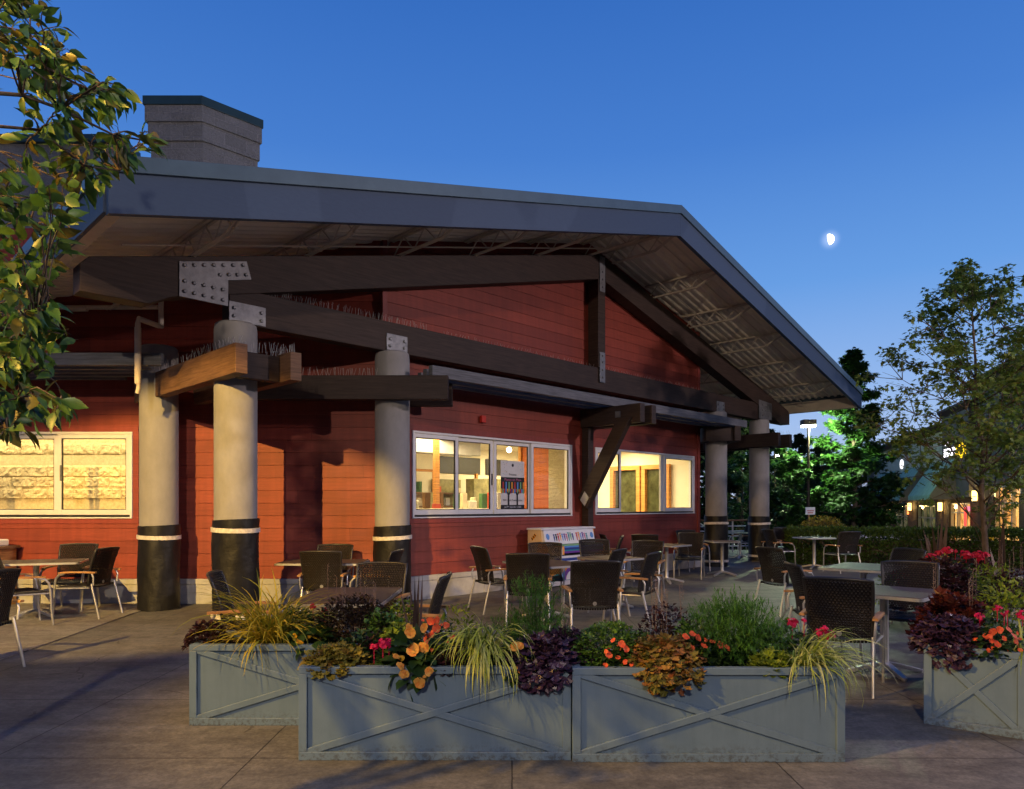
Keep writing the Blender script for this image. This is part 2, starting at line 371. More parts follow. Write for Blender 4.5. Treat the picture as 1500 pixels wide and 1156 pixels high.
# ================================================================== THE SETTING
g = MB(); g.add([(-900, -300, -1.05), (900, -300, -1.05), (900, 2500, -1.05), (-900, 2500, -1.05)], [(0, 1, 2, 3)])
tag(g.build('ground', M['asphalt']), None, None, kind='structure')
g = MB(); g.box((-16, 13.5), (-9, 24), (-1.2, 0)); tag(g.build('patio', M['patio']), None, None, kind='structure')
g = MB(); poly = [(-16, -9), (-3.2, -9), (-4.95, 6.8), (-5.35, 10.87), (-16, 10.87)]
g.prism(poly, .004, .012, lambda p, q, e: (p, q, e)); tag(g.build('walkway', M['walk']), None, None, kind='structure')
# ================================================================== THE RESTAURANT
BL = Vector((-2, 14, 0))
bld = thing('restaurant_building', 'red sided restaurant with a broad gabled timber porch on concrete columns', 'building', BL, world=True)
def b_(mb, name, mat, **k): return mb.build(name, M[mat] if isinstance(mat, str) else mat, bld, **k)
WB = -.2                                   # plane of the gable-front wall
CA = -4.95; EA = 4.28                      # its two ends
LY = 10.9                                  # plane of the left wall
CX = fac(CA, WB, 0)[0]
def roofz(a): return 6.93 - .25 * abs(a)
def courses(mb, fr, x0, x1, z0, z1, outs, holes, clip=None, h=.193, sgn=1):
    """lapped boards: fr(x, out, z); holes = (xa, xb, za, zb)"""
    lv_ = []; z = z0
    while z < z1 - .01: lv_.append((z, min(z + h, z1), z)); z += h
    for zc in sorted({q for hh in holes for q in (hh[2], hh[3])}):
        lv_ = [s_ for a_, b_, c_ in lv_ for s_ in (((a_, zc, c_), (zc, b_, c_)) if a_ + .004 < zc < b_ - .004 else ((a_, b_, c_),))]
    for z, zt, zc0 in lv_:
        segs = [(x0, x1)]
        for xa, xb, za, zb in holes:
            if z < zb - .003 and zt > za + .003:
                ns = []
                for p, q in segs:
                    if xb <= p or xa >= q: ns.append((p, q)); continue
                    if xa > p: ns.append((p, xa))
                    if xb < q: ns.append((xb, q))
                segs = ns
        for p, q in segs:
            pb, qb, pt, qt = p, q, p, q
            if clip:
                lb, rb = clip(z); lt, rt = clip(zt)
                pb, qb, pt, qt = max(p, lb), min(q, rb), max(p, lt), min(q, rt)
                if qb - pb < .02: continue
                if qt < pt: qt = pt = (qt + pt) / 2
            o0, o1 = outs + .017 - .014 * (z - zc0) / h, outs + .017 - .014 * (zt - zc0) / h
            vs = [fr(pb, o0, z), fr(qb, o0, z), fr(qt, o1, zt), fr(pt, o1, zt), fr(pb, outs - .05, z), fr(qb, outs - .05, z), fr(qt, outs - .05, zt), fr(pt, outs - .05, zt)]
            mb.add(vs, [(0, 1, 2, 3), (5, 4, 7, 6), (4, 5, 1, 0), (3, 2, 6, 7), (4, 0, 3, 7), (1, 5, 6, 2)])
W1 = (-4.46, -.57, 1.32, 2.69); W2 = (.16, 4.0, 1.33, 2.69)          # windows of the gable front
WL = (-10.2, -5.80, 1.325, 2.63)                                       # window of the left wall
ff = lambda a, o, z: fac(a, WB + o, z)
lf = lambda x, o, z: (x, LY - o, z)
w = MB(); courses(w, ff, CA + .02, EA - .10, .385, 6.9, 0, [(W1[0] - .09, W1[1] + .09, W1[2] - .1, W1[3] + .1), (W2[0] - .09, W2[1] + .09, W2[2] - .1, W2[3] + .1)],
                  clip=lambda z: (max(CA + .02, -(6.8 - z) / .25), min(EA - .1, (6.8 - z) / .25)))
b_(w, 'wall', 'red')
w = MB(); courses(w, lf, -15, CX - .02, .385, 5.75, 0, [(WL[0] - .09, WL[1] + .09, WL[2] - .1, WL[3] + .1)]); b_(w, 'wall', 'red')
# wall core with openings (blocks the light)
def core(fr, x0, x1, z0, z1, hole, o0, o1, mb):
    xa, xb, za, zb = hole
    mb.box((x0, xa), (o0, o1), (z0, z1), fr); mb.box((xb, x1), (o0, o1), (z0, z1), fr)
    mb.box((xa, xb), (o0, o1), (z0, za), fr); mb.box((xa, xb), (o0, o1), (zb, z1), fr)
w = MB(); core(ff, CA + .12, -.18, 0, 4.6, W1, -.16, -.051, w); core(ff, -.18, EA - .02, 0, 4.6, W2, -.16, -.051, w)
core(lf, -15, CX - .08, 0, 4.6, WL, -.16, -.051, w); b_(w, 'wall_core', 'cream')
w = MB(); w.box((EA - .1, EA), (-.12, .032), (.385, 5.75), ff); w.box((CA - .07, CA + .02), (-.05, .034), (.385, 5.6), ff); w.box((-.10, .02), (.0, .03), (.385, 2.9), ff)
b_(w, 'corner_trim', 'redtrim', bevel=.004)
w = MB(); w.box((EA - .1, EA), (-9, -.13), (0, 5.7), ff); b_(w, 'wall', 'red')
for hole, fr in ((W1, ff), (W2, ff), (WL, lf)):                        # flat casings
    xa, xb, za, zb = hole; w = MB()
    w.box((xa - .09, xb + .09), (0, .028), (zb + .003, zb + .1), fr); w.box((xa - .09, xb + .09), (0, .028), (za - .1, za - .003), fr)
    w.box((xa - .09, xa - .003), (0, .028), (za - .002, zb + .002), fr); w.box((xb + .003, xb + .09), (0, .028), (za - .002, zb + .002), fr)
    b_(w, 'window_casing', 'redtrim', bevel=.003)
w = MB()
for k in range(9):                                                     # plinth in cast lengths with a sloped cap
    a0 = CA - .05 + k * 1.035; w.box((a0 + .004, a0 + 1.031), (-.1, .05), (0, .30), ff); w.box((a0 + .002, a0 + 1.033), (-.1, .065), (.30, .383), ff)
b_(w, 'plinth', 'plinth', bevel=.008)
w = MB(); w.box((-15, CX - .03), (-.1, .05), (0, .30), lf); w.box((-15, CX - .03), (-.1, .065), (.30, .383), lf); b_(w, 'plinth', 'plinth', bevel=.008)
# ---- windows
def window(fr, rect, panels, track=True):
    xa, xb, za, zb = rect
    f = MB(); t = .035
    f.box((xa, xb), (-.10, .045), (zb - t, zb), fr); f.box((xa, xa + t), (-.10, .045), (za, zb - t), fr); f.box((xb - t, xb), (-.10, .045), (za, zb - t), fr)
    f.box((xa, xb), (-.10, .055), (za - .02, za), fr)
    o = b_(f, 'window', 'white', bevel=.004)
    s = MB(); s.box((xa + t, xb - t), (-.09, .03), (za + .001, za + .035), fr); s.build('sill_track', M['black'], o)
    for p, q, dep, kind in panels:
        if kind == 'open': continue
        s = MB(); r = .062; z0, z1 = za + .036, zb - t - .004
        s.box((p, p + r), (dep - .02, dep + .02), (z0, z1), fr); s.box((q - r, q), (dep - .02, dep + .02), (z0, z1), fr)
        s.box((p + r, q - r), (dep - .02, dep + .02), (z0, z0 + r * 1.25), fr); s.box((p + r, q - r), (dep - .02, dep + .02), (z1 - r, z1), fr)
        s.build('sash', M['white'], o, bevel=.004)
        gk = MB(); e = .010; x0, x1, y0, y1 = p + r, q - r, z0 + r * 1.25, z1 - r
        gk.box((x0, x0 + e), (dep - .014, dep + .014), (y0, y1), fr); gk.box((x1 - e, x1), (dep - .014, dep + .014), (y0, y1), fr); gk.box((x0 + e, x1 - e), (dep - .014, dep + .014), (y0, y0 + e), fr); gk.box((x0 + e, x1 - e), (dep - .014, dep + .014), (y1 - e, y1), fr)
        gk.build('gasket', M['black'], o)
        pn = MB(); pn.box((p + r * .9, q - r * .9), (dep - .003, dep + .003), (z0 + r, z1 - r * .9), fr); pn.build('pane', M['glass'], o)
        if kind == 'pull':
            hd = MB(); hd.box((q - .042, q - .02), (dep + .021, dep + .036), (1.86, 2.06), fr); hd.build('handle', M['black'], o, bevel=.003)
    return o
def aF(px): # distance along the front for a column of the photo
    t = (px - 750) / F; b = WB; return (t * (FY - r2 * b) - FX - r2 * b) / (r2 * (1 - t))
window(ff, W1, [(aF(603), aF(669.5), .012, 'fix'), (aF(668.2), aF(723), -.035, 'pull'), (aF(724.5), aF(778), -.035, 'fix'), (aF(776.5), W1[1] - .036, .012, 'fix')])
window(ff, W2, [(W2[0] + .036, aF(908), .012, 'fix'), (aF(969.5), aF(976), -.035, 'open'), (aF(972), W2[1] - .036, .012, 'fix')])
s = MB(); s.box((aF(968), aF(975)), (-.05, .0), (1.37, 2.65), ff); s_o = b_(s, 'window_jamb', 'white', bevel=.004)
lx = lambda px: at(px, LY)
window(lf, WL, [(WL[0] + .036, lx(-40), .012, 'fix'), (lx(-42), lx(84), -.035, 'fix'), (lx(86), WL[1] - .036, .012, 'fix')])
s = MB(); s.box((lx(90), lx(92.5)), (-.006, .047), (1.88, 2.12), lf); b_(s, 'handle', 'steel', bevel=.004)
# ---- rooms behind the windows
rm = MB(); rm.box((CA + .35, EA - .12), (-4.7, -4.6), (0, 3.2), ff); rm.box((EA - .22, EA - .121), (-4.6, -.2), (0, 3.2), ff)
b_(rm, 'interior_wall', 'cream')
rm = MB(); rm.box((CA + .28, CA + .36), (-4.7, -.2), (0, 3.2), ff); b_(rm, 'interior_wall', 'cream')
rm = MB(); rm.box((CA + .36, EA - .23), (-4.6, -.17), (2.98, 3.06), ff); b_(rm, 'ceiling', 'cream')
rm = MB(); rm.box((CA + .36, EA - .23), (-4.6, -.17), (.02, .06), ff); b_(rm, 'interior_floor', 'plinth')
rm = MB(); rm.box((-.12, -.02), (-1.75, -.95), (.06, 2.97), ff); courses(rm, lambda x, o, z: ff(-.12 - o, x, z), -1.75, -.97, .1, 2.97, 0, []); b_(rm, 'partition_wall', 'lit_red_siding')
rm = MB(); rm.box((-.18, -.0), (-1.83, -1.755), (.06, 2.97), ff); rm.box((-.16, -.0), (-.44, -.33), (.06, 2.97), ff); b_(rm, 'wood_post', 'honey')
rm = MB(); rm.box((-.17, -.0), (-.945, -.445), (.06, 2.97), ff); b_(rm, 'block_pier', 'cblock2')
rm = MB(); courses(rm, lambda x, o, z: ff(x, -1.9 + o, z), CA + .4, -.5, .1, 1.40, 0, []); rm.box((CA + .4, -.5), (-2.02, -1.952), (.06, 1.40), ff); b_(rm, 'half_wall', 'lit_red_siding')
rm = MB(); rm.box((CA + .4, -.45), (-2.1, -1.82), (1.401, 1.44), ff); b_(rm, 'counter_top', 'cream', bevel=.004)
rm = MB(); rm.box((-2.42, -2.33), (-2.0, -1.9), (1.441, 2.97), ff); rm.box((CA + .36, -.5), (-4.30, -4.22), (2.30, 2.36), ff)
for a in (-3.4, -1.95, -.6, .75): rm.box((a, a + .06), (-4.30, -4.22), (1.45, 2.30), ff)
b_(rm, 'mullion_frame', 'honey')
rm = MB()
for a, h, wd in ((-3.2, 1.95, .35), (-1.1, 1.8, .3), (.2, 2.15, .45)): rm.box((a, a + wd), (-4.0, -3.7), (1.0, h), ff)
rm.box((-.4, .5), (-4.58, -4.52), (1.5, 2.15), ff); rm.box((1.3, 2.2), (-4.58, -4.52), (1.45, 2.2), ff)
b_(rm, 'kitchen_cabinet', simple("olive_cabinet", (.22, .20, .09), .5, .3, 0, .3, 6), bevel=.01)
rm = MB()
for a in (-3.9, -3.1, -1.6): rm.box((a, a + .22), (-1.98, -1.84), (1.441, 1.60), ff)
b_(rm, 'counter_jar', simple("jar_white", (.7, .66, .5), .3, .5), bevel=.02)
rndk = random.Random(3)
KC = [simple("clutter_" + n_, c_, .4, .4, .0, .1) for n_, c_ in (("steel", (.4, .4, .4)), ("dark", (.03, .03, .03)), ("red", (.4, .06, .03)), ("brown", (.16, .08, .03)), ("green", (.06, .14, .05)), ("cream", (.6, .5, .3)))]
def clutter(name, a, b, z, wd, dp, h, ci): m = MB(); m.box((a, a + wd), (b, b + dp), (z, z + h), ff); b_(m, name, KC[ci], bevel=.01)
clutter('extractor_hood', -3.9, -4.5, 2.15, 1.5, .8, .4, 0); clutter('menu_board', -.2, -4.59, 2.3, 1.4, .03, .42, 1); clutter('menu_board', 1.4, -4.59, 2.3, .8, .03, .42, 1)
for i in range(15): clutter('counter_item', -4.3 + i * .26 + rndk.uniform(-.06, .06), -2.0 + rndk.uniform(-.06, .05), 1.441, rndk.uniform(.05, .16), .1, rndk.uniform(.06, .34), rndk.randrange(6))
for i in range(14): clutter('shelf_item', -3.6 + i * .3 + rndk.uniform(-.06, .06), -4.58, 1.5 + .32 * (i % 2), rndk.uniform(.06, .2), .15, rndk.uniform(.1, .26), rndk.randrange(6))
clutter('shelf_board', -3.7, -4.59, 1.46, 4.4, .25, .03, 3); clutter('shelf_board', -3.7, -4.59, 1.79, 4.4, .25, .025, 3)
clutter('ceiling_duct', -4.4, -3.2, 2.62, 4.0, .4, .3, 0); clutter('side_table', 2.3, -3.9, .06, .9, .6, .75, 3); clutter('picture_frame', 3.5, -4.59, 1.5, .5, .03, .65, 3)
def wood_window(fr, x, z, d, name='wood_frame'):     # honey-wood framed opening with dark glass on an inside wall
    x0, x1 = x; z0, z1 = z; m = MB(); t = .11
    m.box((x0 - t, x1 + t), (0, d), (z1, z1 + t), fr); m.box((x0 - t, x0), (0, d), (z0, z1), fr); m.box((x1, x1 + t), (0, d), (z0, z1), fr)
    o = b_(m, name, 'honey', bevel=.004)
    p = MB(); p.box((x0, x1), (.002, .012), (z0, z1), fr); p.build('pane', simple("dark_pane", (.06, .065, .03), .12, .6, 0, .4, 5), o)
wood_window(lambda x, o, z: ff(x, -4.6 + o, z), (2.35, 3.35), (.3, 2.25), .05)
ew = lambda x, o, z: ff(EA - .225 - o, x, z)
wood_window(ew, (-1.35, -.75), (.2, 2.42), .12); wood_window(ew, (-2.35, -1.62), (.2, 2.42), .12)
bulbs = MB()
for a, b in ((-2.6, -3.6), (-2.0, -3.3), (-1.4, -3.7), (.9, -3.2), (3.1, -2.9)): bulbs.lathe([(.02, 2.92), (.05, 2.90), (.065, 2.86), (.05, 2.81), (.02, 2.79)], *fac(a, WB + b, 0)[:2], n=12)
b_(bulbs, 'ceiling_lamp', 'bulb', smooth=True)
for a, b, pw in ((-2.4, -2.5, 250), (2.1, -2.3, 300)):
    p = fac(a, WB + b, 2.9); lamp("room_light", 'AREA', p, pw, (1, .80, .43), to=(p[0], p[1], 0), shape='RECTANGLE', size=3.2, size_y=1.6)
from mathutils import noise as mnoise
rm = MB(); gx, gz = 250, 92; X0_, X1_, Z0_, Z1_ = -10.4, -4.92, .98, 2.98; vs = []; fs = []
for jz in range(gz + 1):
    z = Z0_ + (Z1_ - Z0_) * jz / gz; row = math.floor((z - .855) / .188); rough = row in (1, 2, 4, 5, 6, 8, 10, 11); fz_ = (z - .855) / .188 - row
    for ix in range(gx + 1):
        x = X0_ + (X1_ - X0_) * ix / gx; fx_ = (x / .41 + .5 * (row % 2)) % 1.0; d = 0
        e = min(1, min(fz_, 1 - fz_) / .10, min(fx_, 1 - fx_) / .05)
        if rough:
            q = mnoise.fractal(Vector((x * 13, row * 7.7 + math.floor(x / .41 + .5 * (row % 2)) * 3.1, z * 12)), .7, 2.2, 5); d = e * (.028 + .022 * q) 
        vs.append((x, 11.95 - max(-.004, d), z))
for jz in range(gz):
    for ix in range(gx): a = jz * (gx + 1) + ix; fs.append((a, a + 1, a + gx + 2, a + gx + 1))
rm.add(vs, fs); b_(rm, 'block_wall', simple("cream_split_face", (.50, .41, .25), .85, .15, 0, .16, 30, .5, 70, .006))
rm = MB(); rm.box((-14.9, -4.9), (11.96, 12.1), (0, 3.0)); b_(rm, 'block_wall', 'cblock')
rm = MB(); rm.box((-14.9, -4.9), (11.07, 12.1), (3.0, 3.1)); rm.box((-4.9, -4.8), (11.07, 12.1), (0, 3.0)); b_(rm, 'ceiling', 'cream')
lamp("window_wash_light", 'AREA', (-8.2, 11.42, 2.95), 125, (1, .80, .40), to=(-8.2, 11.62, 0), shape='RECTANGLE', size=6.5, size_y=.25)
# ---- columns
COLS = [(fac(-7.37, 0, 0)[:2], 1.33, 1.20), (fac(-4.96, 0, 0)[:2], 1.20, 1.02), (fac(4.75, 0, 0)[:2], 1.25, 1.06), (fac(7.06, 0, 0)[:2], 1.2, 1.02), ((-5.14, 10.36), 1.22, 1.05)]
def ring(mb, cx, cy, r, z0, z1, sag=.0, n=48, wr=0, seed=0):
    rnd = random.Random(seed); m = max(2, int((z1 - z0) / .06)); vs = []; fs = []
    ph = [rnd.uniform(0, 6.28) for _ in range(6)]
    for i in range(m + 1):
        z = z0 + (z1 - z0) * i / m
        for k in range(n):
            t = 2 * math.pi * k / n
            rr = r + wr * (math.sin(3 * t + ph[0] + z * 5) + .7 * math.sin(7 * t + ph[1] - z * 9) + .5 * math.sin(13 * t + ph[2] + z * 14)) + wr * 1.2 * rnd.uniform(-.5, .5)
            vs.append((cx + rr * math.cos(t), cy + rr * math.sin(t), z + sag * math.sin(t + ph[3])))
    for i in range(m):
        for k in range(n):
            a, b = i * n + k, i * n + (k + 1) % n; fs.append((a, b, b + n, a + n))
    fs.append(tuple(m * n + k for k in range(n)))
    mb.add(vs, fs)
for i, ((cx, cy), wt, tp) in enumerate(COLS):
    m = MB(); m.lathe([(.255, 0), (.26, .02), (.26, 3.72), (.25, 3.79), (.225, 3.81)], cx, cy, 48)
    c = b_(m, 'column', 'concrete', smooth='auto')
    m = MB(); ring(m, cx, cy, .281, .005, wt, .012, wr=.0045, seed=i); m.build('wrap', M['wrap'], c, smooth='auto')
    for zc in ((tp, .13 + .03 * (i % 2)) if i != 4 else (tp,)):
        m = MB(); ring(m, cx, cy, .2955, zc - .028, zc + .028, .012, wr=.0015, seed=i + 9); m.build('tape_band', M['tape'], c, smooth='auto')
# ---- truss
def beam(a, b, z, mat='timber', name='beam', fr=fac, bevel=.008):
    m = MB(); m.box(a, b, z, fr); return b_(m, name, mat, bevel=bevel)
def apoly(poly, b0, b1, mat, name): m = MB(); m.prism(poly, b0, b1, lambda p, q, e: fac(p, e, q)); return b_(m, name, mat, bevel=.008)
beam((-7.5, 7.35), (-.11, .11), (3.80, 4.24), name='tie_beam')
apoly([(-9.15, 3.83), (-9.15, 4.13), (-9.06, 4.225), (-.12, 6.47), (-.12, 5.985), (-8.2, 3.96), (-8.45, 3.83)], -.135, .135, 'timber', 'rafter_chord')
apoly([(.12, 6.47), (8.58, 4.19), (8.66, 4.1), (8.66, 3.80), (8.0, 3.80), (7.7, 3.92), (.12, 5.985)], -.135, .135, 'timber', 'rafter_chord')
beam((-.115, .115), (-.13, .13), (4.245, 6.5), name='king_post')
def plate(a0, a1, z0, z1, bolts, b=.115, poly=None, mat='steel'):
    m = MB()
    if poly: m.prism(poly, b, b + .014, lambda p, q, e: fac(p, e, q))
    else: m.box((a0, a1), (b, b + .014), (z0, z1), fac)
    pl = b_(m, 'gusset_plate', mat, bevel=.003)
    for a, z in bolts:
        m = MB(); P0 = Vector(fac(a, b + .014, z)); nrm = Vector((r2, -r2, 0))
        m.tube([P0, P0 + nrm * .012, P0 + nrm * .02], [.024, .024, .014], 8); m.build('bolt', M['steel'], pl)
def fz(px, py, b):
    t = (px - 750) / F; a = (t * (FY - r2 * b) - FX - r2 * b) / (r2 * (1 - t)); Y = FY + r2 * (a - b); return a, H + (HZ - py) * Y / F
plate(0, 0, 0, 0, [fz(270 + 14.2 * k, 389, .14) for k in range(7)] + [fz(322 + 12.6 * k, 403, .14) for k in range(4)] + [fz(270 + 14 * k, 412 + 3.2 * k, .14) for k in range(5)] + [fz(270 + 14 * k, 427 + 3.2 * k, .14) for k in range(5)], .136,
      [fz(*q, .14) for q in ((262, 383), (361, 383), (368, 410), (334, 411), (334, 449), (262, 434))])
plate(0, 0, 0, 0, [(6.95 + .17 * k, z) for k in range(4) for z in (3.92, 4.06, 4.20)], .136, [(6.75, 3.83), (6.75, 4.32), (7.5, 4.28), (7.5, 3.83)])
for a, wd in ((-7.37 + .1, .24), (-4.96, .19), (4.75, .19), (7.0, .16)):
    plate(a - wd, a + wd, 3.815, 4.06, [(a + sx * (wd - .06), z) for sx in (-1, 1) for z in (3.88, 3.98)], .112)
plate(-.085, .085, 3.95, 4.55, [(0, 4.05), (0, 4.2), (0, 4.35), (0, 4.48)], .136); plate(-.085, .085, 5.75, 6.45, [(0, 5.85), (0, 6.0), (0, 6.15)], .136)
# ---- roof
FB = 1.9; AL, AR, BK = -9.36, 9.16, -10.5
m = MB(); poly = [(AL, roofz(AL)), (0, 6.93), (AR, roofz(AR)), (AR, roofz(AR) - .09), (0, 6.84), (AL, roofz(AL) - .09)]
m.prism(poly, BK, FB - .005, lambda p, q, e: fac(p, e, q)); roof = b_(m, 'roof', 'metal_edge')
def rake(sgn, ae):
    m = MB(); m.prism([(0, 6.945), (sgn * ae, 6.945 - .25 * ae), (sgn * ae, 6.945 - .25 * ae - .15), (0, 6.795)], FB - .02, FB + .05, lambda p, q, e: fac(p, e, q)); m.build('metal_edge', M['metal_edge'], roof, bevel=.004)
    m = MB(); m.prism([(0, 6.793), (sgn * ae, 6.793 - .25 * ae), (sgn * ae, 6.793 - .25 * ae - .365), (0, 6.395)], FB - .06, FB + .018, lambda p, q, e: fac(p, e, q)); m.build('fascia', M['fascia'], roof, bevel=.004)
    m = MB(); m.prism([(0, 6.80), (sgn * (ae - .03), 6.80 - .25 * ae), (sgn * (ae - .03), 6.8 - .25 * ae - .36), (0, 6.44)], FB - .075, FB - .062, lambda p, q, e: fac(p, e, q)); m.build('fascia_back', M['soffit'], roof)
rake(-1, -AL); rake(1, AR)
for ae, sg in ((AL, -1), (AR, 1)):
    zt = roofz(ae)
    m = MB(); m.box((ae - .02, ae + .02), (BK, FB - .07), (zt - .47, zt - .01), fac); m.build('fascia', M['fascia'], roof, bevel=.004)
    m = MB(); m.box((ae - .05, ae + .025), (BK, FB - .03), (zt - .13, zt + .01), lambda a, b, z: fac(a, b, z)) ; m.build('metal_edge', M['metal_edge'], roof)
    m = MB(); x0, x1 = sorted((ae - sg * .021, ae - sg * .13)); m.box((x0, x1), (BK, FB - .08), (zt - .47, zt - .17), fac); m.build('fascia_back', M['soffit'], roof, bevel=.006)
# corrugated deck seen from below
for sg, ae in ((-1, -AL), (1, AR)):
    m = MB(); vs = []; fs = []; b = BK + .1; prof = []
    while b < FB - .1:
        prof += [(b, -.0), (b + .09, 0), (b + .11, .036), (b + .16, .036)]; b += .18
    for p, d in prof: vs += [fac(0, p, 6.835 - d), fac(sg * ae * .99, p, 6.835 - d - .25 * ae * .99)]
    for i in range(len(prof) - 1): fs.append((2 * i, 2 * i + 1, 2 * i + 3, 2 * i + 2))
    m.add(vs, fs); m.build('soffit_deck', M['deck'], roof)
# open-web joists
for sg in (-1, 1):
    for k in range(6):
        a = sg * (.35 + 1.52 * k); zt = roofz(a) - .135; ztop = zt - .02; zb = zt - .30; m = MB()
        e0 = -.1 if CA < a < EA else -4.5; e1 = 1.80
        for da in (-.03, .03):
            m.box((a + da - .018, a + da + .018), (e0, e1), (ztop - .022, ztop + .012), fac)
            m.tube([fac(a + da * .6, e0, zb), fac(a + da * .6, 1.15, zb), fac(a + da * .6, 1.72, ztop - .03)], .017, 6)
        b = e0 + .05; up = False
        while b < 1.15:
            m.tube([fac(a, b, zb if not up else ztop - .02), fac(a, b + .26, ztop - .02 if not up else zb)], .011, 6); b += .26; up = not up
        b_(m, 'roof_joist', 'soffit')
m = MB()
for b in (.55, 1.2):
    for sg, ae in ((-1, -AL), (1, AR)): m.tube([fac(sg * .3, b, roofz(.3) - .42 + (.18 if b > 1 else 0)), fac(sg * (ae - .5), b, roofz(ae - .5) - .42 + (.18 if b > 1 else 0))], .012, 6)
b_(m, 'bridging_rod', 'soffit')
m = MB(); m.lathe([(.02, 6.02), (.075, 6.02), (.085, 6.03), (.08, 6.24), (.05, 6.27)], *fac(-2.6, 1.2, 0)[:2], n=20); b_(m, 'soffit_lamp', 'soffit', smooth='auto')
# ---- pergola timbers round the columns
ZB, ZT = 3.05, 3.40
def nbeams(ac, b0, b1, mat='timber', mat1=None):
    beam((ac - .42, ac - .27), (b0, b1), (ZB, ZT), mat1 or mat); beam((ac + .27, ac + .42), (b0, b1), (ZB, ZT), mat)
nbeams(-7.30, -2.75, .78, 'timber2')
beam((-7.56, -7.04), (.40, .52), (ZB, ZT - .03), 'timber'); beam((-7.02, -6.885), (.525, .533), (ZB + .02, ZT - .03), 'steel', 'angle_plate', bevel=.002)
nbeams(7.06, -2.6, .72)
beam((6.8, 7.32), (.36, .48), (ZB, ZT - .03))
for yy in (10.76 - .42, 10.76 + .27):
    m = MB(); m.box((at(372, 10.5), at(657, 10.42)), (yy, yy + .15), (ZB, ZT)); b_(m, 'beam', 'timber', bevel=.008)
c3 = COLS[2][0]
for dx in (-.42, .27):
    m = MB(); m.box((c3[0] + dx, c3[0] + dx + .15), (c3[1] - .6, c3[1] + 2.2), (ZB, ZT)); b_(m, 'beam', 'timber', bevel=.008)
m = MB(); m.box((c3[0] - .265, c3[0] + .265), (c3[1] - .52, c3[1] - .38), (ZB, ZT)); b_(m, 'beam', 'timber', bevel=.008)
# centre bracket with its diagonal brace
beam((-.32, -.175), (-.16, 1.27), (ZB, ZT)); beam((.055, .20), (-.16, 1.27), (ZB, ZT))
beam((-.265, -.10), (-.17, .0), (0, ZB - .002), name='wall_post'); beam((-.17, .05), (-.16, .16), (ZB, ZT - .02), name='beam')
m = MB(); m.prism([(-.15, 1.66), (.05, 1.44), (1.10, ZB + .1), (.80, ZB + .1)], -.40, -.268, lambda p, q, e: fac(e, p, q)); br = b_(m, 'brace', 'timber', bevel=.006)
m = MB(); m.prism([(-.09, 1.61), (.02, 1.49), (.13, 1.66), (.02, 1.78)], -.411, -.4005, lambda p, q, e: fac(e, p, q)); b_(m, 'shoe_plate', 'alu')
m = MB(); m.box((-.331, -.3205), (.70, .82), (ZB + .12, ZB + .24), fac); b_(m, 'washer_plate', 'steel', bevel=.003)
# rafters resting on the brackets
for k, b in enumerate((.62, .33, .04)):
    m = MB(); m.box((-4.72 + .12 * k, 5.05 - .1 * k), (b - .045, b + .045), (ZT + .002, ZT + .172), fac); b_(m, 'pergola_rafter', 'grey_timber', bevel=.006)
for k in range(5):
    y = 9.66 + .27 * k; m = MB(); m.box((-14.5, -4.75 - .27 * k), (y - .045, y + .045), (ZT + .002, ZT + .172)); b_(m, 'pergola_rafter', 'grey_timber', bevel=.006)
# ---- bird spikes
def spikes(p0, p1, n, h=.12, seed=0):
    rnd = random.Random(seed); m = MB(); p0, p1 = Vector(p0), Vector(p1)
    for i in range(n):
        p = p0.lerp(p1, (i + .5) / n) + Vector((rnd.uniform(-.03, .03), rnd.uniform(-.03, .03), 0))
        m.tube([p, p + Vector((rnd.uniform(-.035, .035), rnd.uniform(-.035, .035), h * rnd.uniform(.8, 1.1)))], .0021, 3, False)
    b_(m, 'bird_spikes', 'wire')
spikes(fac(-7.645, -2.0, ZT), fac(-7.645, .7, ZT), 90, seed=1); spikes(fac(-7.5, .46, ZT - .03), fac(-6.9, .70, ZT), 30, seed=2)
spikes(fac(-6.95, .0, ZT), fac(-6.95, .7, ZT), 25, seed=3); spikes(fac(-7.15, 0, 4.24), fac(-4.3, 0, 4.24), 110, seed=4); spikes((-3.2, 10.42, ZT), (-1.95, 10.42, ZT), 45, seed=5)
spikes(fac(-4.0, 0, 4.24), fac(4.2, 0, 4.24), 150, .08, seed=6); spikes(fac(7.4, -.5, ZT), fac(7.4, .7, ZT), 30, seed=7)
# ---- drain pipe, alarm
m = MB(); y = 10.78; zh = 1.51 + 288 * y / F
m.tube([(-9.8, y, zh), (at(232, y), y, zh + .02)], .034, 12); m.tube([(at(105, y), y, zh), (at(128, y), y, zh)], .045, 12)
y2 = 9.5; zx = 3.98
m.tube([(at(236, 10.0), 10.0, zh + .2), (at(236, 10.0), 10.0, zx + .03), (at(232, y2 + .3), y2 + .3, zx), (at(203, y2), y2, zx + .02), (at(202, y2), y2, zx - .05), (at(202, y2), y2, zx - .12)], .036, 12)
m.tube([(at(202, y2), y2, zx - .1), (at(202, y2), y2, 3.13)], .042, 12); m.tube([(at(203, y2), y2, 3.13), (at(203, y2), y2, 3.08), (at(201, y2), y2, 3.0)], .028, 10)
b_(m, 'drain_pipe', 'soffit', smooth='auto')
m = MB(); m.box((-3.02, -2.92), (WB + .03, WB + .09), (2.93, 3.05), fac); b_(m, 'fire_alarm', simple("alarm_red", (.5, .03, .02), .4), bevel=.008)
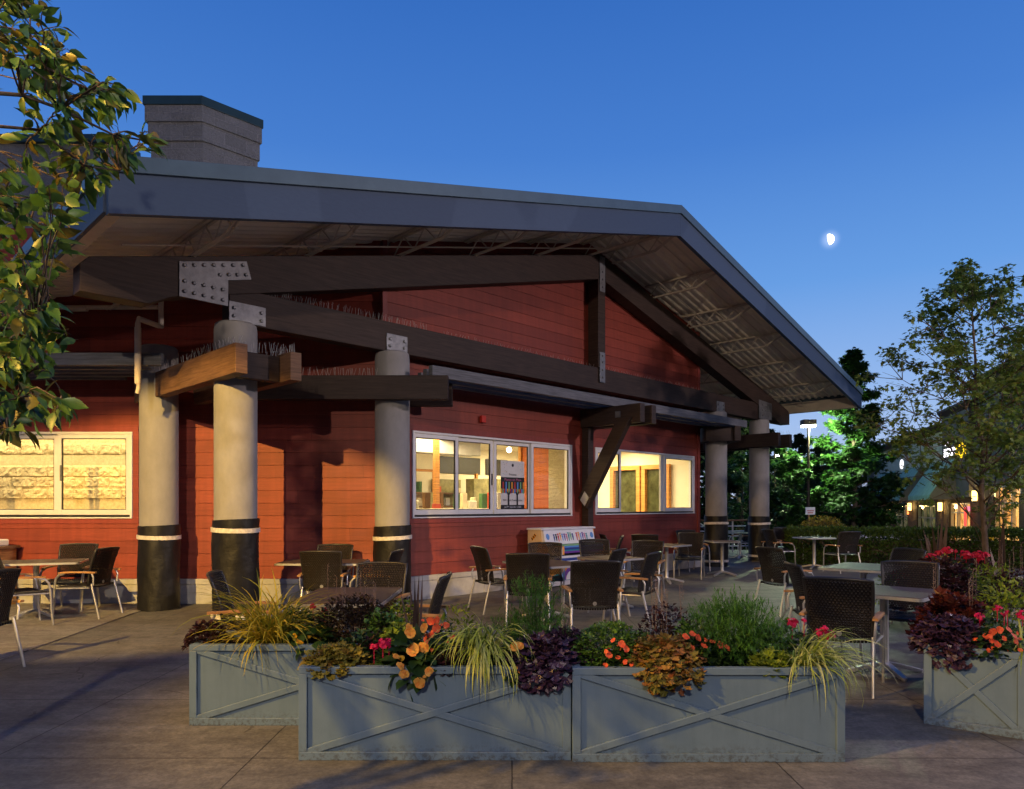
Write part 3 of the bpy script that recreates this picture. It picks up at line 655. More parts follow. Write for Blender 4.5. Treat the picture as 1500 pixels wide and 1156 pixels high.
# ---- chimney of split-face block
def octa(A, side):
    p = Vector((A[0], A[1])); out = []; d = 0
    for k in range(8): out.append((p.x, p.y)); p += Vector((math.cos(R(d)), math.sin(R(d)))) * side; d += 45
    return out
def oct_tier(grow, z0, z1, mat_list, name, parent=None):
    base = [(-6.44, 12.5), (-5.446, 12.5), (-4.675, 13.27), (-5.446, 14.04), (-6.44, 14.04)]; cx = -5.55; cy = 13.2
    pts = [(cx + (p[0] - cx) * grow, cy + (p[1] - cy) * grow) for p in base]
    m = MB(); m.prism(pts, z0, z1, lambda p, q, e: (p, q, e))
    o = m.build(name, mat_list[0], parent or bld, bevel=.006)
    for mm in mat_list[1:]: o.data.materials.append(mm)
    if len(mat_list) > 1:
        for pl in o.data.polygons:
            if pl.normal.x > .3 and pl.normal.y < -.3: pl.material_index = 1
    return o
zz = lambda py, Y=12.5: H + (HZ - py) * Y / F
ch = oct_tier(.925, 5.0, zz(205), [M['gblock'], M['gblock2']], 'chimney')
oct_tier(.97, zz(205), zz(178), [M['gblock'], M['gblock2']], 'block_course', ch).location = (0, 0, 0)
oct_tier(1.015, zz(178), zz(154), [M['gblock'], M['gblock2']], 'block_course', ch).location = (0, 0, 0)
oct_tier(1.045, zz(154), zz(141), [M['teal']], 'chimney_cap', ch).location = (0, 0, 0)
m = MB(); m.box((-11, -7.55), (13.6, 14.2), (5.0, zz(211, 13.6))); b_(m, 'parapet', 'gblock')
m = MB(); m.box((-11.1, -7.45), (13.52, 14.28), (zz(211, 13.6), zz(199, 13.6))); b_(m, 'parapet_cap', 'teal', bevel=.01)
m = MB(); m.add([fac(-7.2, -1.2, roofz(7.2) + .02), fac(-4.2, -1.2, roofz(4.2) + .02), fac(-5.6, -3.4, roofz(5.6) + 1.5), fac(-5.4, -3.4, roofz(5.4) + 1.5)], [(0, 1, 3, 2)]); b_(m, 'roof_cricket', 'metal_edge')
# ================================================================== CHAIRS
def grid_panel(mb, fn, nu, nv, th):
    """curved woven panel; fn(u,v) -> point, normal"""
    vs = []; uv = []; fs = []
    for s in (1, -1):
        for j in range(nv + 1):
            for i in range(nu + 1):
                u, v = i / nu, j / nv; p, n = fn(u, v); vs.append(p + n * th * s); uv.append((u, v))
    k = (nu + 1) * (nv + 1)
    for s in (0, 1):
        for j in range(nv):
            for i in range(nu):
                a = s * k + j * (nu + 1) + i; q = (a, a + 1, a + nu + 2, a + nu + 1); fs.append(q if s == 0 else q[::-1])
    edge = [(i, 0) for i in range(nu + 1)] + [(nu, j) for j in range(1, nv + 1)] + [(i, nv) for i in range(nu - 1, -1, -1)] + [(0, j) for j in range(nv - 1, 0, -1)]
    for (i, j), (i2, j2) in zip(edge, edge[1:] + edge[:1]):
        a, b = j * (nu + 1) + i, j2 * (nu + 1) + i2; fs.append((b, a, a + k, b + k))
    mb.add(vs, fs); mb.uv = uv; return mb
def back_pt(u, v):
    z = .44 + .47 * v; w = .235 + .02 * v
    y = -.215 - .035 * v - .085 * v * v + .045 * (2 * u - 1) ** 2
    x = (2 * u - 1) * w
    if v > .97: z += .012 * (1 - (2 * u - 1) ** 2)
    n = Vector((.18 * -(2 * u - 1), 1, .12 + .3 * v)).normalized()
    return Vector((x, y, z)), n
def seat_pt(u, v):
    y = -.22 + .47 * v; x = (2 * u - 1) * .245
    z = .425 - .018 * (1 - (2 * u - 1) ** 2) - (.03 * max(0, v - .8) / .2) + .01 * v
    return Vector((x, y, z)), Vector((0, 0, 1))
def make_chair():
    t = thing('patio_chair', 'x', 'chair', (0, 0, 0))
    m = MB(); grid_panel(m, seat_pt, 14, 14, .010); s = m.build('seat', M['wicker'], t, smooth='auto')
    m = MB(); m.tube([Vector((x, .25 - .0, .40)) for x in (-.245, 0, .245)], .016, 8); m.tube([seat_pt(0, v)[0] + Vector((-.004, 0, -.006)) for v in (0, .25, .5, .75, 1)], .015, 8); m.tube([seat_pt(1, v)[0] + Vector((.004, 0, -.006)) for v in (0, .25, .5, .75, 1)], .015, 8)
    m.build('seat_rim', M['rim'], s, smooth=True)
    m = MB(); grid_panel(m, back_pt, 14, 16, .008); b = m.build('backrest', M['wicker'], t, smooth='auto')
    m = MB(); m.tube([back_pt(0, j / 10)[0] for j in range(11)] + [back_pt(i / 10, 1)[0] for i in range(1, 11)] + [back_pt(1, 1 - j / 10)[0] for j in range(1, 11)], .0145, 8)
    m.build('back_rim', M['rim'], b, smooth=True)
    m = MB(); p, n = back_pt(.5, .06); n = -n
    m.tube([p + n * .009, p + n * .0125], .022, 12); m.build('badge', M['alu'], b)
    for sx in (-1, 1):
        m = MB(); m.tube([(sx * .262, -.335, 0), (sx * .258, -.30, .15), (sx * .252, -.245, .36), (sx * .248, -.222, .46)], [.0125, .0135, .0145, .0135], 10); m.build('leg', M['alu'], t, smooth='auto')
        m = MB(); m.tube([(sx * .272, .285, 0), (sx * .274, .265, .2), (sx * .278, .255, .42), (sx * .279, .235, .53), (sx * .279, .195, .578), (sx * .279, .12, .592)], [.0125, .0135, .0145, .0145, .014, .013], 10); m.build('leg', M['alu'], t, smooth='auto')
        m = MB(); prof = [(-.026, 0), (-.026, .014), (-.018, .022), (.018, .022), (.026, .014), (.026, 0)]
        vs = []; fs = []
        path = [(-.30, .600, .8), (-.2, .604, 1), (-.05, .608, 1.15), (.1, .604, 1.15), (.2, .592, .9)]
        for y, z, w in path: vs += [(sx * .272 + p * w, y, z + q) for p, q in prof]
        k = len(prof)
        for i in range(len(path) - 1):
            for j in range(k): fs.append((i * k + j, i * k + (j + 1) % k, (i + 1) * k + (j + 1) % k, (i + 1) * k + j))
        fs += [tuple(range(k - 1, -1, -1)), tuple(range((len(path) - 1) * k, len(path) * k))]
        m.add(vs, fs); m.build('armrest', M['teak'], t, smooth='auto')
        m = MB(); m.tube([(sx * .262, -.255, .44), (sx * .27, -.262, .55), (sx * .272, -.24, .597)], .011, 8); m.tube([(sx * .25, -.2, .405), (sx * .268, .24, .40)], .011, 8); m.build('arm_support', M['alu'], t, smooth='auto')
    return t
chair0 = make_chair(); _used = [False]
CH = [
 (-6.35, 10.22, -82, 'wicker chair against the left red wall, under the left window and facing out', 'l'),
 (-5.75, 9.62, 178, 'wicker chair turned sideways beside the far left concrete column, facing left', 'l'),
 (-6.12, 8.85, 48, 'wicker chair with its back to us in front of the left wall table', 'l'),
 (-4.93, 6.45, 168, 'nearest chair at the left edge, cut off by the frame', 'l'),
 (-2.30, 6.25, 12, 'dark chair tilted behind the golden grass, next to the wrapped column at left', 'm'),
 (-2.45, 9.35, 92, 'chair seen from behind between the two front columns, tucked to the brown table', 'm'),
 (-2.62, 10.3, -88, 'chair against the orange lit wall, behind the table between the front columns', 'm'),
 (-1.35, 6.95, -96, 'chair with orange light through its weave, behind the brown table near the planters', 'm'),
 (-1.78, 9.3, 172, 'dark chair right in front of the black wrapped second column', 'm'),
 (-.86, 6.05, 178, 'chair seen edge on with a curved back, between the sword leaves and the plinth', 'm'),
 (-.22, 10.15, 28, 'leftmost chair of the centre group, before the bare grey plinth', 'c'),
 (.2, 8.9, 88, 'dark chair seen from behind, just above the feathery green plant', 'c'),
 (.50, 10.75, -92, 'blue black chair in front of the left end of the painted piano', 'c'),
 (.86, 7.75, 94, 'largest dark chair of the centre group, its back to us above the boxwood', 'c'),
 (1.42, 11.75, -84, 'black chair in front of the orange right cheek of the piano', 'c'),
 (1.18, 9.6, 150, 'chair half hidden behind the biggest centre chair, facing left', 'c'),
 (1.52, 9.0, 150, 'rightmost front chair of the centre group, turned away with a teak arm at its left', 'c'),
 (1.78, 13.5, 172, 'small far chair peeping out right of the piano end', 'f'),
 (2.72, 14.45, 75, 'far black chair in the middle of the red wall, higher than the brown lit one', 'f'),
 (2.12, 11.4, -112, 'brown lit chair below the far black one, facing the camera', 'c'),
 (2.1, 14.25, 4, 'blue grey chair close to the wall, just right of the bracket post', 'f'),
 (3.68, 14.75, -112, 'brown lit armchair facing us by the corner of the red wall', 'f'),
 (4.15, 16.35, -70, 'farthest chair at the red wall corner, only its blue top showing', 'f'),
 (6.75, 20.9, 190, 'brown chair between the two far columns in front of the railing', 'f'),
 (6.45, 17.2, 10, 'black chair beside the outermost wrapped column, facing right', 'r'),
 (7.1, 18.3, -86, 'navy chair facing us at the table by the hedge', 'r'),
 (7.42, 16.0, 100, 'chair with its back to us right in front of the clipped hedge', 'r'),
 (3.82, 9.95, 22, 'grey blue chair with long teak arms standing alone in the open terrace', 'r'),
 (3.12, 7.15, -6, 'narrow chair seen from the side, behind the nearest right chair', 'r'),
 (5.02, 9.4, 198, 'dark chair at the right end of the grey table, beside the red geraniums', 'r'),
 (2.78, 5.97, 57, 'nearest wicker chair on the right with its back to us and one teak arm', 'r'),
 (3.98, 7.08, -115, 'brown wicker chair facing us across the near right table', 'r'),
]
GR = {'l': 'chairs at the left wall', 'm': 'chairs between the front columns', 'c': 'chairs in the centre group', 'f': 'chairs far along the red wall', 'r': 'chairs on the right of the terrace'}
for x, y, th, lab, gk in CH:
    rz = R(th - 90)
    if not _used[0]:
        chair0.location = (x, y, 0.012 if x < -5 else 0); chair0.rotation_euler = (0, 0, rz); tag(chair0, lab, 'chair', GR[gk]); _used[0] = True
    else: dup(chair0, (x, y, 0.012 if (x < -5.2 and y < 10.87) else 0), rz, lab, GR[gk])
# ================================================================== TABLES
def make_table(wx, wy, mat, rnd_r=.05):
    t = thing('patio_table', 'x', 'table', (0, 0, 0))
    def rr(w, d, r, n=5):
        out = []
        for cx, cy, a0 in ((w - r, d - r, 0), (-w + r, d - r, 90), (-w + r, -d + r, 180), (w - r, -d + r, 270)):
            for i in range(n + 1): t_ = R(a0 + 90 * i / n); out.append((cx + r * math.cos(t_), cy + r * math.sin(t_)))
        return out
    m = MB(); m.prism(rr(wx / 2 - .006, wy / 2 - .006, rnd_r), .715, .742, wld); tt = m.build('tabletop', mat, t, bevel=.003)
    o = rr(wx / 2 + .004, wy / 2 + .004, rnd_r); i_ = rr(wx / 2 - .004, wy / 2 - .004, rnd_r); n = len(o); m = MB()
    vs = [(*p, .712) for p in o] + [(*p, .738) for p in o] + [(*p, .738) for p in i_] + [(*p, .712) for p in i_]
    m.add(vs, [(k * n + i, k * n + (i + 1) % n, ((k + 1) % 4) * n + (i + 1) % n, ((k + 1) % 4) * n + i) for k in range(4) for i in range(n)]); m.build('edge_band', M['alu'], tt, smooth='auto')
    m = MB(); m.lathe([(.045, .06), (.038, .08), (.036, .68), (.05, .70), (.05, .714)], n=20); m.build('pedestal', M['alu'], t, smooth='auto')
    for k in range(4):
        c, s = math.cos(R(45 + 90 * k)), math.sin(R(45 + 90 * k)); m = MB()
        prof = [(.03, .10, .03), (.12, .085, .03), (.28, .045, .026), (.34, .03, .022)]
        vs = []; fs = []
        for r_, zt, w in prof:
            for sg in (-1, 1): vs += [(c * r_ - s * w * sg, s * r_ + c * w * sg, zt), (c * r_ - s * w * sg, s * r_ + c * w * sg, max(zt - .035, .012))]
        for i in range(3):
            a = i * 4; b = a + 4; fs += [(a, b, b + 2, a + 2), (a + 1, a + 3, b + 3, b + 1), (a, a + 1, b + 1, b), (a + 2, b + 2, b + 3, a + 3)]
        fs += [(0, 2, 3, 1), (12, 13, 15, 14)]
        m.add(vs, fs); m.lathe([(.02, 0), (.022, .012), (.015, .02)], c * .325, s * .325, 10); m.build('foot', M['alu'], t, bevel=.004)
    return t
protos = {}
TB = [
 (-6.42, 9.6, 22, 1.12, .75, 'top', 'table by the left red wall under the left window', 0),
 (-1.40, 6.1, 90, 1.12, .75, 'top', 'long brown table just behind the planters with a bright front edge', 0),
 (-2.58, 9.75, 0, 1.12, .75, 'top', 'brown table between the two front columns, near the orange lit wall', 0),
 (.47, 9.55, -57, 1.12, .75, 'top', 'large brown table in the centre group before the piano', 0),
 (1.45, 10.5, -57, .72, .72, 'top', 'small brown table right behind the centre chairs, catching window light', 0),
 (3.02, 13.9, 45, .72, .72, 'top', 'square table by the red wall under the far window', 0),
 (4.52, 15.3, 0, .62, .62, 'top', 'small table on one pedestal before the third wrapped column', 0),
 (6.45, 20.1, 20, .72, .72, 'top2', 'table half hidden between the two far columns', 0),
 (7.22, 17.0, 10, .72, .72, 'top2', 'small table on a pedestal by the clipped hedge', 0),
 (4.42, 8.95, 48, 1.12, .75, 'top2', 'pale grey green table on the open right terrace', 0),
 (3.36, 6.42, 45, .84, .84, 'top', 'near right table with a rounded front corner, behind the nearest chair', 0),
]
for x, y, rz, wx, wy, mt, lab, _ in TB:
    key = (wx, wy, mt); zb = .012 if x < -5 else 0
    if key not in protos:
        t = make_table(wx, wy, M[mt]); t.location = (x, y, zb); t.rotation_euler = (0, 0, R(rz)); tag(t, lab, 'table', 'terrace tables'); protos[key] = t
    else: dup(protos[key], (x, y, zb), R(rz), lab, 'terrace tables')
# waste stand at the left edge
wst = thing('waste_stand', 'wooden waste stand with a white top, at the left edge against the red wall', 'bin', (-7.76, 10.45, 0), world=True)
m = MB(); m.box((-8.15, -7.52), (10.25, 10.8), (.012, .86)); m.build('cabinet', M['teak'], wst, bevel=.008)
m = MB(); m.box((-8.18, -7.47), (10.22, 10.82), (.861, .90)); m.build('counter', M['timber2'], wst, bevel=.006)
m = MB(); m.box((-8.0, -7.56), (10.35, 10.7), (.901, 1.0)); m.build('lid', M['white'], wst, bevel=.02)
# ================================================================== PAINTED PIANO
pz = thing('painted_piano', 'upright piano painted with little people and blue stripes against the red wall', 'piano', fac(-.95, .2, 0), world=True)
PA0, PA1, PB0 = aF(766) - .02, aF(766) + 1.48, -.06
def flat(c, nm, r=.45): return simple(nm, c, r, .4, 0, .05, 9)
PM = {k: flat(c, 'piano_' + k) for k, c in dict(cream=(.62, .45, .27), white=(.66, .68, .74), orange=(.72, .30, .02), navy=(.02, .05, .26), sky=(.10, .26, .62), purple=(.13, .04, .30), green=(.18, .42, .2), black=(.01, .01, .012), red=(.5, .03, .03), teal=(.02, .25, .3), pink=(.5, .14, .25), pale=(.55, .55, .6)).items()}
pf = lambda a, b, z: fac(PA0 + a, PB0 + b, z)
LN = PA1 - PA0
m = MB(); m.box((.04, LN - .04), (0, .33), (.03, 1.06), pf); m.build('case', PM['pale'], pz, bevel=.006)
for a0, a1 in ((0, .04), (LN - .04, LN)):
    m = MB(); m.prism([(0, 0), (.56, 0), (.56, .08), (.42, .12), (.42, .58), (.60, .62), (.60, .74), (.36, .80), (.33, 1.06), (0, 1.06)], a0, a1, lambda p, q, e: pf(e, p, q)); ck = m.build('cheek', PM['cream'] if a0 == 0 else PM['orange'], pz, bevel=.005)
    if a0 == 0:
        def lp(p, q, e): return pf(-.004 + e, p, q)
        m = MB(); n = 20; m.prism([(.37 + .13 * math.cos(2 * math.pi * i / n), .70 + .15 * math.sin(2 * math.pi * i / n)) for i in range(n)][:], -.002, .003, lp); m.build('orange_motif', PM['orange'], ck)
        m = MB(); m.prism([(.09, .90), (.13, .87), (.22, .97), (.18, 1.0)], -.002, .003, lp); bb = m.build('bee_motif', PM['orange'], ck)
        m = MB()
        for k in range(3): m.prism([(.095 + .035 * k, .91 + .035 * k), (.125 + .035 * k, .875 + .035 * k), (.14 + .035 * k, .89 + .035 * k), (.11 + .035 * k, .925 + .035 * k)], -.005, -.002, lp)
        for q in (.5, .56, .62): m.prism([(.15, q - .02), (.24, q + .05), (.26, q + .02)], -.004, .003, lp)
        m.prism([(.07, .45), (.10, .45), (.10, .60), (.07, .60)], -.004, .003, lp); m.build('black_motif', PM['black'], ck)
m = MB(); m.box((-.02, LN + .02), (-.01, .36), (1.061, 1.095), pf); m.build('lid', PM['white'], pz, bevel=.006)
m = MB(); m.prism([(.335, 1.055), (.342, 1.055), (.405, .80), (.335, .80)], .045, LN - .045, lambda p, q, e: pf(e, p, q)); fp = m.build('front_panel', PM['white'], pz)
def fpan(a, h, e): # point on the sloping front panel: h 0..1
    return pf(a, .343 + (1 - h) * .064 + e, .80 + .255 * h)
rndp = random.Random(4); cs = ['navy', 'red', 'sky', 'pink', 'green', 'black', 'orange', 'purple', 'teal']
figs = {}
for k in range(17):
    if k == 10: continue
    a = .30 + k * .058; c = cs[(k * 5) % 9]; mb = MB(); hd = mb; figs[k] = (c, mb)
    h0 = .22 + rndp.uniform(-.03, .05); t = .55 + rndp.uniform(0, .12)
    mb.prism([(a - .006, h0), (a + .006, h0 - .02), (a + .02, t), (a - .018, t)], .001, .004, fpan); mb.prism([(a - .03, t + .12), (a - .022, t + .14), (a + .012, t - .02), (a + .004, t - .06)], .001, .004, fpan)
    hd.prism([(a + .014 * math.cos(i * math.pi / 4), t + .10 + .065 * math.sin(i * math.pi / 4)) for i in range(8)], .001, .0045, fpan)
for c, mb in figs.values(): mb.build('figure_motif', PM[c], fp)
for a in (.13, LN - .12):
    m = MB(); m.prism([(a + .045 * math.cos(i * math.pi / 6), .55 + .22 * math.sin(i * math.pi / 6)) for i in range(12)], .001, .004, fpan); m.build('emblem', PM['sky'], fp)
for i, (c, z0, z1) in enumerate((('green', .775, .795), ('sky', .745, .775), ('navy', .705, .745), ('teal', .685, .705), ('purple', .645, .685))):
    m = MB(); m.box((.30 if i else .34, LN - .042), (.34, .590 + .012 * (i > 1)), (z0, z1 - .001), pf); m.build('fall_board', PM[c], pz)
m = MB(); m.box((.042, .296), (.34, .6), (.62, .76), pf); cb = m.build('cheek_block', PM['cream'], pz, bevel=.004)
text_mb("Pianos", .07, lambda x, y, z: pf(.155 + x, .603 + z, .70 + y), .002).build('lettering', PM['black'], cb)
m = MB(); m.box((.292, .318), (.345, .605), (.62, .77), pf); m.build('cheek_stripe', PM['orange'], pz)
m = MB(); m.box((.05, LN - .05), (.33, .57), (.585, .62), pf); kb = m.build('key_bed', PM['black'], pz)
for i, (c, z0, z1) in enumerate((('white', .56, .60), ('navy', .51, .56), ('white', .46, .51))):
    m = MB(); m.box((.045, LN - .045), (.33, .605), (z0, z1 - .001), pf); m.build('key_slip', PM[c], pz)
m = MB(); m.box((.045, LN - .045), (.331, .345), (.12, .455), pf); lp_ = m.build('lower_panel', PM['teal'], pz)
for r_, c, e in ((.30, 'sky', .001), (.24, 'purple', .003), (.16, 'white', .005)):
    m = MB(); m.prism([(LN * .55 + r_ * math.cos(i * math.pi / 14), .13 + r_ * math.sin(i * math.pi / 14)) for i in range(15)], .345, .345 + e, lambda p, q, e_: pf(p, e_, q)); m.build('moon_motif', PM[c], lp_)
m = MB(); m.prism([(.1, .45), (.55, .45), (.75, .3), (.1, .2)], .345, .347, lambda p, q, e_: pf(p, e_, q)); m.build('rust_motif', PM['orange'], lp_)
# ================================================================== POSTER in the third pane
pA0, pA1, pZ0, pZ1 = aF(735), aF(769.5), 1.42, 2.31
po = thing('event_poster', 'paper poster with two black trees and rainbow stripes taped in the third window pane', 'poster', fac((pA0 + pA1) / 2, WB, pZ0), world=True)
PW, PH = pA1 - pA0, pZ1 - pZ0
pp = lambda a, z, e: fac(pA0 + a * PW, WB - .028 + e, pZ0 + z * PH)
def prect(a0, a1, z0, z1, e, mat, name): m = MB(); m.prism([(a0, z0), (a1, z0), (a1, z1), (a0, z1)], e, e + .0012, pp); return m.build(name, mat, po)
prect(0, 1, 0, 1, .0, flat((.62, .60, .57), 'poster_paper'), 'paper')
prect(0, 1, 0, .105, .002, PM['black'], 'black_band'); prect(0, 1, .345, .665, .002, PM['black'], 'black_band')
sc = ['orange', 'green', 'red', 'sky', 'orange', 'green', 'red', 'navy', 'orange', 'sky', 'red', 'green', 'orange', 'red', 'sky', 'green']
for i, c in enumerate(sc):
    a = .01 + i * .0615; prect(a, a + .045, .345 - (.0 if i % 3 else .01), .43, .0036, PM[c], 'colour_stripe')
    if i % 2: prect(a, a + .05, .43, .57, .0036, PM[['red', 'sky', 'green', 'orange'][(i // 2) % 4]], 'colour_stripe')
for a in (.32, .69):
    m = MB(); m.prism([(a - .035, .1), (a + .035, .1), (a + .03, .3), (a + .09, .37), (a + .07, .39), (a, .34), (a - .07, .39), (a - .09, .37), (a - .03, .3)], .005, .0062, pp); m.build('tree_motif', PM['black'], po)
def ptext(t, s, a, z, mat): text_mb(t, s, lambda x, y, q: fac(pA0 + a * PW + x, WB - .028 + .006 + q * .2, pZ0 + z * PH + y), .002).build('lettering', mat, po)
ptext("Presents", .055, .5, .72, PM['black']); ptext("Pianos on Main", .07, .5, .615, PM['pink']); ptext("Mill Creek Town Center", .049, .5, .20, PM['black']); ptext("July 27 - September 7, 2022", .038, .5, .065, PM['white'])
m = MB(); m.prism([(.5 + .05 * math.cos(i), .91 + .035 * math.sin(i)) for i in (0, 1, 2, 3, 4, 5)], .002, .0034, pp); m.build('emblem', PM['black'], po)
rn = random.Random(8); dots = {}
for i in range(70):
    a = rn.uniform(.03, .97); z = rn.uniform(.7, .97)
    if abs(a - .5) < .22: continue
    mb = dots.setdefault(rn.choice(['red', 'sky', 'orange', 'black', 'green']), MB()); mb.prism([(a, z), (a + .015, z), (a + .015, z + .01), (a, z + .008)], .002, .0032, pp)
for c, mb in dots.items(): mb.build('confetti_print', PM[c], po)
# ================================================================== PLANTERS
PHT = .553
def planter(label, x, y, ang, L, D):
    t = thing('planter_box', label, 'planter', (x, y, 0), R(ang), 'blue grey planter boxes')
    def pb(m, n, mt='planter', bv=.003): return m.build(n, M[mt], t, bevel=bv)
    m = MB(); m.box((.022, L - .022), (.022, .03), (.012, PHT - .01)); m.box((.022, L - .022), (D - .03, D - .022), (.012, PHT - .01)); m.box((.022, .03), (.03, D - .03), (.012, PHT - .01)); m.box((L - .03, L - .022), (.03, D - .03), (.012, PHT - .01)); pb(m, 'panel', bv=0)
    m = MB(); w = .052
    m.box((0, L), (0, w), (PHT - .042, PHT)); m.box((0, L), (D - w, D), (PHT - .042, PHT)); m.box((0, w), (w, D - w), (PHT - .042, PHT)); m.box((L - w, L), (w, D - w), (PHT - .042, PHT)); pb(m, 'rim')
    m = MB(); w = .05
    for y0, y1 in ((0, .021), (D - .021, D)): m.box((0, L), (y0, y1), (0, w)); m.box((0, w), (y0, y1), (w, PHT - .043)); m.box((L - w, L), (y0, y1), (w, PHT - .043))
    for x0, x1 in ((0, .021), (L - .021, L)): m.box((x0, x1), (.022, D - .022), (0, w)); m.box((x0, x1), (.022, w), (w, PHT - .043)); m.box((x0, x1), (D - w, D - .022), (w, PHT - .043))
    pb(m, 'frame_rail')
    def bars(fr, wd, flat):
        x0, x1, z0, z1 = w - .004, wd - w + .004, w - .004, PHT - .039
        for (ax, az, bx, bz), dd in (((x0, z0, x1, z1), 0), ((x0, z1, x1, z0), .001)):
            d = Vector((bx - ax, bz - az)).normalized(); n = Vector((-d.y, d.x)) * .021
            m = MB(); hw = abs(n.x / d.y * 1) if d.y else 0
            m.prism([(ax + n.x, az + n.y), (ax - n.x, az - n.y), (bx - n.x, bz - n.y), (bx + n.x, bz + n.y)], .004 + dd, .0215, lambda p, q, e: fr(p, e, q)); pb(m, 'cross_brace', bv=.004)
    bars(lambda p, e, q: (p, e, q), L, 0); bars(lambda p, e, q: (L - p, D - e, q), L, 0)
    bars(lambda p, e, q: (e, D - p, q), D, 0); bars(lambda p, e, q: (L - e, p, q), D, 0)
    m = MB(); nx, ny = 22, 8; rnd = random.Random(L * 7 + x); vs = []; fs = []
    for j in range(ny + 1):
        for i in range(nx + 1): vs.append((.031 + (L - .062) * i / nx, .031 + (D - .062) * j / ny, PHT - .055 + rnd.uniform(-.012, .014)))
    for j in range(ny):
        for i in range(nx): a = j * (nx + 1) + i; fs.append((a, a + 1, a + nx + 2, a + nx + 1))
    m.add(vs, fs); pb(m, 'soil', 'soil', 0)
    return t
planter('planter box at front left, with apricot begonias and trailing grass', -1.263, 4.205, 0, 1.612, .56)
planter('planter box front right, its top full of green and amber foliage', .355, 4.175, 0, 1.602, .56)
planter('planter box set back at the left with a golden grass in it', -2.211, 4.870, 0, 1.61, .56)
planter('turned planter box cut off by the right edge, with purple and magenta plants', 2.845, 4.917, -37.5, .58, 1.6)
# ================================================================== PLANTS
def rv(rnd, s=1): return Vector((rnd.gauss(0, 1), rnd.gauss(0, 1), rnd.gauss(0, 1))).normalized() * s
def leaf(mb, p, d, up, L, W, curl=.15, kind='oval'):
    d = d.normalized(); s = d.cross(up)
    s = s.normalized() if s.length > 1e-4 else d.orthogonal().normalized()
    n = s.cross(d).normalized()
    if kind == 'rhomb':
        mb.add([p, p + d * L * .45 + s * W * .5 + n * W * .12, p + d * L - n * curl * L, p + d * L * .45 - s * W * .5 + n * W * .12], [(0, 1, 2), (0, 2, 3)])
    elif kind == 'oval':
        def q(t, w, h=0): return p + d * L * t + s * W * w - n * (curl * L * t * t) + n * h * W
        mb.add([q(0, 0), q(.3, .46, .1), q(.3, 0), q(.3, -.46, .1), q(.68, .40, .09), q(.68, 0), q(.68, -.40, .09), q(1, 0)],
               [(0, 2, 1), (0, 3, 2), (1, 2, 5, 4), (2, 3, 6, 5), (4, 5, 7), (5, 6, 7)])
    elif kind == 'lobed':
        k = 11; vs = [p + n * (-.10 * L)]
        for i in range(k):
            t = -2.5 + 5.0 * i / (k - 1); r = L * (.56 if i % 2 else .40) * (1 + .15 * math.cos(t)); vs.append(p + d * (L * .10 + r * math.cos(t)) + s * r * math.sin(t) * W / L + n * (.10 * L * (1 if i % 2 else -.6)) * .8 - n * curl * L * (.5 + .5 * math.cos(t)))
        mb.add(vs, [(0, i, i + 1) for i in range(1, k)])
    elif kind == 'maple':
        ang = [0, .35, .8, 1.15, 1.75, 2.6]; rad = [1, .5, .82, .42, .6, .25]; pts = [p]
        for sg in (1, -1):
            pass
        outl = [(rad[i], ang[i]) for i in range(6)][::-1] + [(rad[i], -ang[i]) for i in range(1, 6)]
        c = p + d * L * .35
        vs = [c] + [c + (d * math.cos(a) + s * math.sin(a) * W / L) * r * L * .62 - n * curl * L * r * r * .5 for r, a in outl]
        mb.add(vs, [(0, i, i + 1) for i in range(1, len(outl))])
def dome(mb, rnd, c, rx, ry, rz, n, L, W, kind, curl=.2, droop=0., fill=.55, out=.8):
    for _ in range(n):
        v = rv(rnd); v.z = abs(v.z) * (1 if (rnd.random() < .8 or droop < .2 or v.y > -.45) else -.5)
        r = fill + (1 - fill) * rnd.random() ** .6
        p = Vector((c[0] + v.x * rx * r, c[1] + v.y * ry * r, c[2] + v.z * rz * r))
        d = Vector((v.x * out, v.y * out, v.z * .5 - droop)) + rv(rnd, .5)
        sc = rnd.uniform(.65, 1.2); leaf(mb, p, d, Vector((0, 0, 1)) + rv(rnd, .45), L * sc, W * sc, curl, kind)
def blade(mb, p, az, L, W, lean, arch, seg=7, twist=0):
    pts = []; d = Vector((math.cos(az), math.sin(az), 0)); s = Vector((-d.y, d.x, 0)); el = lean; q = p.copy()
    vs = []; fs = []
    for i in range(seg + 1):
        t = i / seg; w = W * .5 * (1 - t ** 2.2) * (.55 + .45 * min(1, t * 4)) + .0004
        sd = s * math.cos(twist * t) + Vector((0, 0, 1)) * math.sin(twist * t)
        vs += [q + sd * w, q - sd * w]
        q = q + (d * math.cos(el) + Vector((0, 0, math.sin(el)))) * (L / seg); el -= arch / seg * (.6 + .8 * t)
    for i in range(seg): fs.append((2 * i, 2 * i + 1, 2 * i + 3, 2 * i + 2))
    mb.add(vs, fs)
